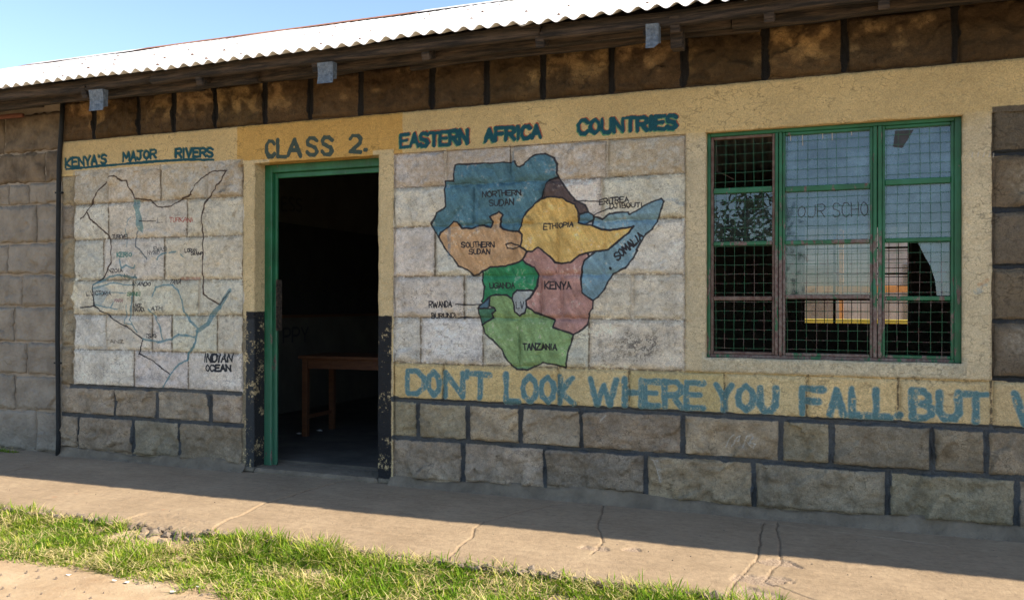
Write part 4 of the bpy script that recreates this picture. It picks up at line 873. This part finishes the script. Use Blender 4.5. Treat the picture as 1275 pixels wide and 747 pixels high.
# ------------------------------------------------------------------ writing on the inner wall, blackboard
def PWL(px, py, x=XI+.004):                                      # photo point -> (Y, Z) on the partition wall
    d = ray(px, py); t = (x-CAMX)/d[0]; return (CAMY+t*d[1], CAMZ+t*d[2])
(bya, bza), (byb, bzb) = PWL(349, 277), PWL(349, 392)
bb_ = empty('blackboard', (XI+.012, bya+.3, (bza+bzb)/2)); tag(bb_, 'large black writing board on the dark inner wall seen through the open door', 'blackboard')
o = MB().box(-.010, .010, -1.2, 2.6, (bzb-bza)/2, (bza-bzb)/2).build('board_panel', M['board'], bb_)
o = MB().box(-.008, .02, -1.2, 2.6, (bzb-bza)/2-.03, (bzb-bza)/2-.001).build('chalk_ledge', M['tablewood'], bb_)
def wtext(txt, q):
    mb = MB(); wd_ = [NARROW.get(c, 1.) for c in txt]; tot = sum(wd_)+.3*(len(txt)-1); x = 0; (ax, ay), (bx, by), (cx, cy), (dx, dy) = q
    for c, ww in zip(txt, wd_):
        for s_ in FONT[c]:
            pp = []
            for px, py in s_:
                u = (x+px*ww)/tot; pp.append(PWL((ax*(1-u)+bx*u)*(1-py)+(dx*(1-u)+cx*u)*py, (ay*(1-u)+by*u)*(1-py)+(dy*(1-u)+cy*u)*py))
            for p, q_ in zip(pp[:-1], pp[1:]):
                d = Vector((q_[0]-p[0], q_[1]-p[1])).normalized(); a, c2 = -d.y*.012, d.x*.012
                mb.poly([(XI+.003, p[0]+a, p[1]+c2), (XI+.003, p[0]-a, p[1]-c2), (XI+.003, q_[0]-a, q_[1]-c2), (XI+.003, q_[0]+a, q_[1]+c2)])
        x += ww+.3
    o = mb.build('wall_writing', M['chalk'], fix=False); kid(o, pw)
wtext('ESS', [(351, 262), (376, 263), (376, 248), (351, 246)]); wtext('PPY', [(353, 427), (384, 425), (384, 407), (353, 409)])

# ------------------------------------------------------------------ conduit on the outside
cd = empty('drain_conduit', (WX(73), -.03, 0)); tag(cd, 'thin black plastic pipe running from the eave down the corner of the wall', 'pipe')
cx_ = WX(73, 400, -.03)
pl = [(WX(p, q, -.03)-cx_+cx_, -.0-.03, WZ(p, q, -.03)) for p, q in ((78, 128), (76.5, 160), (73.5, 200), (72.3, 300), (71.6, 420), (72.5, 500), (72.8, 545))]
ox = cd.location
mb = MB(); mb.tube([Vector(p)-Vector(ox) for p in pl]+[Vector((pl[-1][0], -.035, .0))-Vector(ox)], .0165, 10); mb.build('pipe', M['conduit'], cd, smooth=True)
for p in ((71.6, 452), (73, 240)):
    x, z = W(*p, -.03); MB().box(x-.035-ox.x, x+.035-ox.x, -.004, .03, z-.006, z+.006).build('pipe_clip', M['conduit'], cd)

cb = empty('power_cable', (WX(0), -.1, 2.4)); tag(cb, 'black cable sagging along the eave from the pipe top to the left', 'cable')
pts_ = [(WX(x_, 140, -.12), -.12, WZ(x_, y_, -.12)) for x_, y_ in ((82, 126), (60, 128), (30, 133), (0, 136), (-40, 140), (-90, 150))]
MB().tube([Vector(p)-cb.location for p in pts_], .009, 6).build('cable', M['conduit'], cb)
# ------------------------------------------------------------------ classroom furniture
lx, ly = G(380.5, 543, .05); rx_, ry_ = G(408, 530, .05); tz = .71
tb = empty('school_table', (lx, ly, .05)); tag(tb, 'brown wooden table standing just inside the dark doorway', 'table')
ang = math.radians(5); tb.rotation_euler.z = ang
Wt, Dt = 1.15, .50
MB().box(-.05, Wt, -.04, Dt, tz-.075, tz-.05, .003).build('tabletop', M['tablewood'], tb)
MB().box(.024, Wt-.06, -.012, .012, tz-.155, tz-.0755, .002).build('apron', M['tablewood'], tb); MB().box(.024, Wt-.06, Dt-.06, Dt-.036, tz-.155, tz-.0755, .002).build('apron', M['tablewood'], tb)
for (a, c) in ((0, 0), (Wt-.08, 0), (0, Dt-.05), (Wt-.08, Dt-.05)): MB().box(a-.023, a+.023, c-.023, c+.023, 0, tz-.076, .003).build('leg', M['tablewood'], tb)
MB().box(-.01, .01, .024, Dt-.074, .14, .17).build('stretcher', M['tablewood'], tb)
def litter(name, p, z, s, mat, label, cat, group=None):
    mb = MB(); r = random.Random(int(p[0]*1000)+int(p[1]*77)); pts = []
    n_ = 7; c = []
    for i in range(n_):
        a = 2*math.pi*i/n_; rr = s*r.uniform(.6, 1.1); c.append((rr*math.cos(a), rr*.7*math.sin(a), r.uniform(.002, s*.5)))
    top = (0, 0, s*.45)
    for i in range(n_): mb.poly([c[i], c[(i+1) % n_], top]); mb.poly([c[(i+1) % n_], c[i], (0, 0, -.001)])
    o = mb.build(name, mat, loc=(p[0], p[1], z)); tag(o, label, cat, group)
litter('paper_scrap', G(398, 537, .05), .052, .035, M['paper'], 'crumpled white scrap on the dark floor beside the table leg', 'litter')
litter('paper_scrap', G(372, 541, .05), .052, .03, M['paper'], 'small pale scrap on the dark floor left of the table leg', 'litter')
litter('cloth_scrap', G(391, 499, .05), .052, .05, M['blue'], 'blue scrap lying on the classroom floor behind the table', 'litter')
litter('cloth_bundle', G(455, 482, .05), .052, .12, M['blue'], 'dim blue bundle on the classroom floor at the right of the doorway', 'bundle')
# desk near the window with a dark blue bag
dk = empty('school_desk', (-.1, 1.2, .05)); tag(dk, 'dark school desk barely visible behind the lower window mesh', 'desk')
MB().box(-.9, .9, -.22, .22, .70, .725, .004).build('desk_top', M['timber'], dk)
for a in (-.8, .8):
    for c in (-.16, .16): MB().box(a-.025, a+.025, c-.025, c+.025, 0, .70).build('leg', M['timber'], dk)

# ------------------------------------------------------------------ outside behind the rear window
ann = empty('whitewashed_building', (0, 13.5, 0)); tag(ann, 'pale sunlit building with orange posts seen through the rear window', 'building')
MB().box(-5, 5, 0, .2, -.3, 3.2).build('wall', M['white'], ann)
for xx in (-1.55, -.38, .9, 1.9): MB().box(xx-.035, xx+.035, -1.2, -1.08, -.3, 2.5, .01).build('post', M['orange'], ann)
MB().box(-5, 5, -1.25, -1.1, 1.35, 1.47, .01).build('rail', M['orange'], ann)
for xx in (-3.4, -.9, 1.1): MB().box(xx-.4, xx+.4, -.02, -.001, .3, 1.9).build('shutter', M['mortar_grey'], ann)
kb = MB().box(-8, 8, 9.2, 9.45, -.2, .91, .01).build('low_wall', M['yellow']); tag(kb, 'low yellow painted wall glowing beyond the rear window', 'wall')

# ------------------------------------------------------------------ ground, verandah, grass
ZG = -.085
EDGE = sorted([G(p, q, 0) for p, q in ((0, 629), (60, 636), (130, 644), (160, 648), (205, 655), (245, 661), (272, 660), (330, 667), (400, 675), (500, 689), (560, 696), (640, 706), (700, 713), (760, 721), (880, 738), (960, 752), (1100, 775), (1275, 800))])
ex = np.array([-9.6]+[e[0] for e in EDGE]+[3.4]); ey = np.array([EDGE[0][1]-.0]+[e[1] for e in EDGE]+[EDGE[-1][1]])
print('edge', [(round(a, 2), round(c, 2)) for a, c in EDGE])
def edge_y(x): return np.interp(x, ex, ey)+.02*(fbm(x, x*0, 5, 3, 51)-.5)+.05*(fbm(x, x*0, 1.2, 2, 52)-.5)*0
CR = [[(554, 697), (567, 686), (587.7, 668.5), (591.8, 657.3), (604, 649), (626.4, 644), (660, 634), (705, 626)],
      [(256, 668), (272.6, 652.6), (284.9, 645.5), (301, 641.4), (327.7, 627), (354, 620), (400, 606), (425, 600)],
      [(751, 624), (751.6, 631), (743.4, 653.8), (751.6, 674.4), (744, 683), (735, 691)], [(951, 650), (947.7, 662.6), (943.6, 691), (930.3, 709.5), (915, 723.8), (901, 745)],
      [(966, 650), (970, 671), (972, 697), (951.8, 721.8), (982, 734), (1006.8, 744), (1030, 752)], [(880, 641), (940, 650), (1010, 658), (1090, 668), (1180, 680)], [(40, 580), (10, 588), (-20, 590)], [(100, 568), (60, 574), (30, 579)]]
CW = [.002, .0065, .002, .0016, .0012, .001, .001, .001]
xs = np.concatenate([np.arange(-9.6, -6.3, .05), np.arange(-6.3, 2.0, .0065), np.arange(2.0, 3.41, .05)]); nv = 235
X = np.repeat(xs[None, :], nv, 0); tt = np.linspace(0, 1, nv)[:, None]; EYy = edge_y(xs)[None, :]
Y = .06+(EYy-.06)*tt
Z = .010*(fbm(X, Y, 1.1, 3, 41)-.5)+.0035*(fbm(X, Y, 11, 3, 42)-.5)+.0015*(fbm(X, Y, 60, 2, 43)-.5)
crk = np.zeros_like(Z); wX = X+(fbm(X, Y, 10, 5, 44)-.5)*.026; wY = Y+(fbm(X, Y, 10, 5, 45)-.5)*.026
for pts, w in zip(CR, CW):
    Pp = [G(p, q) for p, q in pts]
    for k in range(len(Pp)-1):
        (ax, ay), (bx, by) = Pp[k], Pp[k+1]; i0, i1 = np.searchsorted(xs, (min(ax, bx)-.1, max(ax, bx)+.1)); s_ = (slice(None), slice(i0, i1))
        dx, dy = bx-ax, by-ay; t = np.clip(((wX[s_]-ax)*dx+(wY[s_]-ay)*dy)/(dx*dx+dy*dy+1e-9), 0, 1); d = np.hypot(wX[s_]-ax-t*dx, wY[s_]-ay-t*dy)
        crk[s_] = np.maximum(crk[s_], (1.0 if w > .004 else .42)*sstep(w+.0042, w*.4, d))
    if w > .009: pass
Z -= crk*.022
sp_ = np.zeros_like(Z)
for (px, py, r_) in ((742, 683, .07), (783, 684, .06), (962, 700, .10), (955, 722, .12), (940, 738, .10)):
    a, c = G(px, py); d = np.hypot(X-a, (Y-c)*1.6)/r_+(fbm(X, Y, 16, 3, 46)-.5)*1.5; sp_ = np.maximum(sp_, sstep(1.0, .8, d))
Z -= sp_*(.006+.004*fbm(X, Y, 70, 2, 47))
Z -= sstep(.96, 1.0, tt)*.02*(fbm(X, Y, 9, 3, 48))+0*X
rg_ = ((X > G(140, 650)[0]) & (X < G(262, 650)[0])); Z -= rg_*sstep(.84, .90, tt+.14*(fbm(X, Y, 7, 3, 49)-.5))*(.003+.006*fbm(X, Y, 90, 2, 54))
V = np.stack([X, Y, Z], -1).reshape(-1, 3); nx_ = len(xs); a = (np.arange(nv-1)[:, None]*nx_+np.arange(nx_-1)[None, :]).ravel(); q = np.stack([a, a+nx_, a+nx_+1, a+1], -1)
last = V[-nx_:].copy(); rows = []; 
for kk, (dz, dy) in enumerate(((-.03, -.008), (-.08, .0), (-.16, -.01))):
    r_ = last.copy(); r_[:, 2] = dz+(-.012*kk); r_[:, 1] += dy+.02*(fbm(r_[:, 0], r_[:, 0]*0+kk, 14, 3, 53+kk)-.5); rows.append(r_)
N = len(V); ar = np.arange(nx_-1); qs = []; prev = N-nx_
for kk in range(3): cur = N+kk*nx_; qs.append(np.stack([prev+ar, cur+ar, cur+ar+1, prev+ar+1], -1)); prev = cur
vme = np_mesh('verandah', np.vstack([V]+rows), np.vstack([q]+qs), smooth=True)
ca = vme.color_attributes.new('crack_shade_spall', 'FLOAT_COLOR', 'POINT'); dd = np.zeros((len(vme.vertices), 4), np.float32); dd[:N, 0] = np.maximum(crk, 0).ravel(); dd[:N, 1] = sp_.ravel(); dd[N:, 1] = 1; dd[:, 3] = 1; ca.data.foreach_set('color', dd.ravel())  # red: shade painted into the cracks, green: spalled concrete
m, n, l, b = new_mat('verandah_screed'); v = pos(n)
c = ramp(n, l, noise_node(n, l, v, 2.3, 12, .72), [(.3, (.235, .178, .118)), (.55, (.30, .232, .158)), (.75, (.365, .292, .20))])
mp = n.new('ShaderNodeMapping'); mp.inputs['Scale'].default_value = (1, 7, 1); mp.inputs['Rotation'].default_value = (0, 0, .1); l.new(v, mp.inputs[0])
c = mixc(n, l, 1.0, c, ramp(n, l, noise_node(n, l, mp.outputs[0], 3.5, 7, .6), [(.35, (.93, .92, .91)), (.6, (1.03, 1.02, 1.0))]), 'MULTIPLY')
c = mixc(n, l, 1.0, c, ramp(n, l, noise_node(n, l, v, 26, 8, .75), [(.3, (.80, .78, .76)), (.6, (1.08, 1.07, 1.05))]), 'MULTIPLY')
c = mixc(n, l, ramp(n, l, noise_node(n, l, v, 9, 5, .7), [(.66, g3(0)), (.74, g3(.5))]), c, (.42, .20, .10))
at_ = n.new('ShaderNodeAttribute'); at_.attribute_name = 'crack_shade_spall'; sx = n.new('ShaderNodeSeparateColor'); l.new(at_.outputs['Color'], sx.inputs[0])
c = mixc(n, l, sx.outputs[1], c, ramp(n, l, noise_node(n, l, v, 120, 3), [(.35, (.17, .12, .085)), (.65, (.36, .285, .21))])); c = mixc(n, l, sx.outputs[0], c, (.12, .085, .06))  # spalls get bare concrete tone; cracks get painted dark shade
l.new(c, b.inputs['Base Color']); b.inputs['Roughness'].default_value = .9; b.inputs['Specular IOR Level'].default_value = .3; bump(n, l, b, noise_node(n, l, v, 70, 8, .75), .8, .006)
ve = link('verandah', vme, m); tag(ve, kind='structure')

# ground sheet: fine near the camera, far edge at the horizon
def ground_h(X, Y):
    return ZG+.048*sstep(.32, .0, edge_y(X)-Y)+.02*(fbm(X, Y, 1.4, 3, 61)-.5)+.012*(fbm(X, Y, 8, 3, 62)-.5)+.006*(fbm(X, Y, 40, 2, 63)-.5)
gxs = np.concatenate([[-400, -120, -40, -20, -12], np.arange(-8, 3.0, .02), [5, 12, 30, 100, 400]]); gys = np.concatenate([[-400, -120, -40, -15, -7], np.arange(-4.5, -1.0, .02), [-.6, 0, 7, 15, 40, 120, 400]])
Xg, Yg = np.meshgrid(gxs, gys); near = ((Xg > -8.5) & (Xg < 3.2) & (Yg > -4.6) & (Yg < -.9)); Zg = np.where(near, ground_h(Xg, Yg), ZG-.02)
Vg = np.stack([Xg, Yg, Zg], -1).reshape(-1, 3); nn_ = len(gxs); a = (np.arange(len(gys)-1)[:, None]*nn_+np.arange(nn_-1)[None, :]).ravel()
gme = np_mesh('ground', Vg, np.stack([a, a+1, a+nn_+1, a+nn_], -1), smooth=True)
m, n, l, b = new_mat('dry_soil'); v = pos(n)
c = ramp(n, l, noise_node(n, l, v, 3, 9, .65), [(.3, (.30, .205, .12)), (.55, (.42, .315, .20)), (.78, (.54, .43, .30))])
c = mixc(n, l, ramp(n, l, noise_node(n, l, v, 85, 4, .7), [(.62, g3(0)), (.70, g3(.7))]), c, (.60, .52, .43)); c = mixc(n, l, ramp(n, l, noise_node(n, l, v, 48, 4, .7), [(.28, g3(.6)), (.36, g3(0))]), c, (.19, .12, .075))
l.new(c, b.inputs['Base Color']); b.inputs['Roughness'].default_value = .95; b.inputs['Specular IOR Level'].default_value = .2; bump(n, l, b, noise_node(n, l, v, 55, 8, .75), .7, .012)
ge = link('ground', gme, m); tag(ge, kind='structure')

# grass strip: one tangle of blades
GL = sorted([G(p, q, ZG) for p, q in ((-200, 676), (0, 699), (60, 707), (120, 714), (180, 729), (215, 741), (235, 728), (258, 738), (290, 762), (420, 800), (640, 840), (900, 860))])
glx = np.array([-9.6]+[e[0] for e in GL]+[3.2]); gly = np.array([GL[0][1]]+[e[1] for e in GL]+[GL[-1][1]])
print('grass', [(round(a, 2), round(c, 2)) for a, c in GL])
R = np.random.default_rng(11)
def blades(N, x0, x1, fn_hi, fn_lo, hmul=1.0):
    x = R.uniform(x0, x1, N*2); hi_ = fn_hi(x); lo_ = fn_lo(x); u = R.uniform(-.06, 1.0, N*2)**1.0; y = hi_+(lo_-hi_)*u
    dens = fbm(x, y, 4.5, 3, 81)*.6+fbm(x, y, 16, 2, 82)*.4; bare = (x > G(140, 655)[0]) & (x < G(255, 660)[0]) & (u < .30)
    keep = (R.random(N*2) < np.where(bare, .06, 1.0)) & (R.random(N*2) < sstep(.22, .45, dens)*(1-.85*sstep(.82, 1.0, u))+.04)
    x, y, u = x[keep][:N], y[keep][:N], u[keep][:N]; return x, y, u
def grass_mesh(name, x, y, u, hscale, mat):
    N = len(x); cl = fbm(x, y, 5, 3, 83); L = (.036+.062*R.random(N)**1.5)*(.35+1.5*cl*cl+.3*cl)*hscale*(1.15-.5*np.clip(u, 0, 1))
    straw = (R.random(N) < (.08+.30*sstep(.5, .7, fbm(x, y, 7, 2, 84))+.35*sstep(.75, 1, u)))
    th = R.uniform(0, 2*np.pi, N); lean = np.where(straw, R.uniform(.7, 1.45, N), R.uniform(.2, 1.35, N)); w = R.uniform(.0012, .0027, N)*np.where(straw, .7, 1.1)
    dx, dy = np.cos(th)*np.sin(lean), np.sin(th)*np.sin(lean); dz = np.cos(lean); px, py = -np.sin(th)*w, np.cos(th)*w
    z0 = ground_h(x, y)-.004+np.where(straw, R.uniform(0, .035, N), 0)
    cu = R.uniform(.2, .75, N); V = []
    def at(t, ww):
        sag = cu*t*t*L*.55
        cx = x+dx*L*t+np.cos(th)*sag*.7; cy = y+dy*L*t+np.sin(th)*sag*.7; cz = np.maximum(z0+dz*L*t-sag*.55, z0+.002)
        if ww == 0: return [np.stack([cx, cy, cz], -1)]
        return [np.stack([cx-px*ww, cy-py*ww, cz], -1), np.stack([cx+px*ww, cy+py*ww, cz], -1)]
    parts = at(0, 1)+at(.35, 1.0)+at(.7, .75)+at(1.0, 0)
    V = np.stack(parts, 1).reshape(-1, 3); b7 = np.arange(N)*7
    T_ = [(0, 1, 3), (0, 3, 2), (2, 3, 5), (2, 5, 4), (4, 5, 6)]; F = np.concatenate([np.stack([b7+i, b7+j, b7+k], -1) for i, j, k in T_])
    me = np_mesh(name, V, F); g = R.random(N); h = fbm(x, y, 3, 2, 85)
    green_ = np.stack([.07+.11*g+.06*h, .17+.15*g+.03*h, .014+.02*g], -1); st_ = np.stack([.50+.16*g, .42+.14*g, .19+.10*g], -1)
    c = np.where(straw[:, None], st_, green_); yel = (R.random(N) < .2)[:, None] & ~straw[:, None]; c = np.where(yel, np.stack([.28+.14*g, .33+.12*g, .04+.03*g], -1), c)
    c4 = np.ones((N, 7, 4), np.float32); c4[:, :, :3] = c[:, None, :]; ca = me.color_attributes.new('tint', 'FLOAT_COLOR', 'POINT'); ca.data.foreach_set('color', c4.ravel())
    return link(name, me, mat)
m, n, l, b = new_mat('grass_blade'); at_ = n.new('ShaderNodeAttribute'); at_.attribute_name = 'tint'; out = n['Material Output']
df = n.new('ShaderNodeBsdfDiffuse'); tr = n.new('ShaderNodeBsdfTranslucent'); mx = n.new('ShaderNodeMixShader'); mx.inputs[0].default_value = .35
l.new(at_.outputs[0], df.inputs[0]); l.new(at_.outputs[0], tr.inputs[0]); l.new(df.outputs[0], mx.inputs[1]); l.new(tr.outputs[0], mx.inputs[2]); l.new(mx.outputs[0], out.inputs[0])
M['grass'] = m
x, y, u = blades(190000, -8.8, 1.4, lambda x: edge_y(x)-.03, lambda x: np.interp(x, glx, gly))
go = grass_mesh('grass', x, y, u, 1.0, m); tag(go, 'sunlit tangled grass and straw along the broken edge of the verandah', kind='stuff')
# little grass patch against the wing wall, growing through the slab
N = 900; x = R.uniform(WX(-60), WX(30), N); y = -.03-R.random(N)*.05
_gh = ground_h
ground_h = lambda X, Y: X*0+.0
go2 = grass_mesh('grass', x, y, x*0, .55, m); tag(go2, 'small green grass tuft at the foot of the bare stone wall', kind='stuff')
ground_h = _gh
# broken slab rubble and litter on the soil
RUB = ['small concrete lump at the left end of the rubble by the verandah edge', 'second concrete lump from the left end of the crumbled edge', 'third concrete lump from the left, below the spalled slab', 'largest concrete lump of the left half of the rubble', 'middle concrete lump against the crumbled verandah edge',
 'rounded concrete lump just right of the middle of the rubble', 'small concrete lump third from the wide crack', 'concrete lump at the right end beside the wide crack', 'small concrete lump in front, nearest the grass', 'small front lump of concrete left of the others in front', 'concrete lump tucked behind the front ones near the wide crack']
def rock(name, p, z, s, mat, sd_):
    import bmesh
    bm = bmesh.new(); bmesh.ops.create_icosphere(bm, subdivisions=2, radius=1); r = random.Random(sd_); o3 = Vector((r.uniform(0, 50),)*3)
    from mathutils import noise as mn
    for v_ in bm.verts:
        k = 1+.5*mn.noise(v_.co*1.1+o3)+.2*mn.noise(v_.co*3+o3); v_.co = Vector((v_.co.x*s[0]*k, v_.co.y*s[1]*k, v_.co.z*s[2]*k))
    me = bpy.data.meshes.new(name); bm.to_mesh(me); bm.free(); o = link(name, me, mat, loc=(p[0], p[1], z)); o.rotation_euler.z = r.uniform(0, 3); return o
for k, (px, py, s) in enumerate(((150, 652, .03), (165, 657, .045), (180, 660, .035), (192, 664, .055), (208, 666, .04), (222, 668, .05), (236, 670, .035), (246, 672, .045), (200, 673, .03), (176, 666, .03), (228, 663, .04))):
    o = rock('rubble_lump', G(px, py, -.03), -.040, (s*.8, s*.6, s*.6), M['rock'], k); tag(o, RUB[k], 'rubble', 'lumps of broken verandah edge')
crumb = MB(); 
for k in range(300):
    xx_ = rnd.uniform(-6.6, 1.2); yy_ = float(edge_y(np.array([xx_]))[0])+rnd.uniform(-.035, .012); s_ = rnd.uniform(.006, .022)*(1.3 if rnd.random() < .2 else .8); a_ = rnd.uniform(0, 3.14)
    Mx = Matrix.Translation((xx_, yy_, rnd.uniform(-.022, -.004))) @ Matrix.Rotation(a_, 4, 'Z') @ Matrix.Rotation(rnd.uniform(-.5, .5), 4, 'X') @ Matrix.Rotation(rnd.uniform(-.5, .5), 4, 'Y')
    crumb.obox(Mx, s_*2.0, s_*1.5, s_*1.1, s_*.3)
o = crumb.build('concrete_crumbs', M['rock']); tag(o, 'crumbled concrete bits along the broken front edge of the verandah', kind='stuff')
for k, (px, py, lb) in enumerate(((86, 718, 'white scrap on the bare soil left of the other scraps'), (143, 725, 'small white scrap on soil between two others'), (158, 727, 'tiny pale scrap near the grass edge on soil'), (248, 733, 'white scrap at the soil patch beside the right grass clump'), (215, 739, 'pale flake low on the soil near the right clump'))):
    litter('litter_scrap', G(px, py, ZG), ZG+.006, .016, M['paper'], lb, 'litter', 'litter on the soil')
for k in range(36):
    px, py = rnd.uniform(-20, 300), rnd.uniform(700, 760); p = G(px, py, ZG); s = rnd.uniform(.004, .010)
    if k == 0: pb = MB()
    a = 2*math.pi*rnd.random(); pb.tube([(p[0], p[1], ZG+.0), (p[0]+.002, p[1], ZG+.008+s*.6)], [s, s*.45], 5)
tag(pb.build('pebble', M['rock']), 'scattered small pebbles on the bare soil', kind='stuff')
pb = MB()
for k in range(70):
    px, py = rnd.uniform(40, 1270), rnd.uniform(0, 1); p0 = G(px, 600+px*.09, 0); yy = rnd.uniform(-1.2, -.12); s = rnd.uniform(.002, .005)
    pb.tube([(p0[0], yy, .0), (p0[0]+.001, yy, .002+s*.6)], [s, s*.4], 5)
tag(pb.build('grit', M['rock']), 'fine grit scattered over the verandah', kind='stuff')

# ------------------------------------------------------------------ tree behind the viewer, mirrored in the dark window pane
tx, ty = -1.95, -10.2
tree = empty('acacia_tree', (tx, ty, ZG)); tag(tree, 'small leafy tree mirrored in the dark left pane of the window', 'tree')
tm = MB(); tm.tube([(0, 0, 0), (.05, .02, .7), (.0, .05, 1.4), (.1, 0, 2.2), (.15, 0, 3.0)], [.09, .075, .06, .04, .02], 8)
tips = []
for k in range(12):
    a = k*2.4; z = .9+k*.16; p0 = Vector((.05, .03, z)); p1 = p0+Vector((math.cos(a)*.45, math.sin(a)*.45, .25)); p2 = p1+Vector((math.cos(a+.3)*.35, math.sin(a+.3)*.35, .2)); tm.tube([p0, p1, p2], [.03, .018, .007], 6); tips += [p1, p2, (p0+p1)/2]
tm.build('trunk', M['timber'], tree, smooth=True)
Vt = []; Ft = []
for k in range(1500):
    c = rnd.choice(tips)+Vector((rnd.gauss(0, .17), rnd.gauss(0, .17), rnd.gauss(0, .14))); a = Vector((rnd.gauss(0, 1), rnd.gauss(0, 1), rnd.gauss(0, 1))).normalized(); b2 = a.orthogonal().normalized(); s = rnd.uniform(.045, .095)
    i = len(Vt); Vt += [c-a*s, c+b2*s*.4, c+a*s, c-b2*s*.4]; Ft.append((i, i+1, i+2, i+3))
me = np_mesh('crown', np.array([tuple(v_) for v_ in Vt]), np.array(Ft)); M['leaf'] = simple('tree_leaf', (.03, .065, .015), (.08, .13, .03), 6, .7); link('crown', me, M['leaf'], tree)
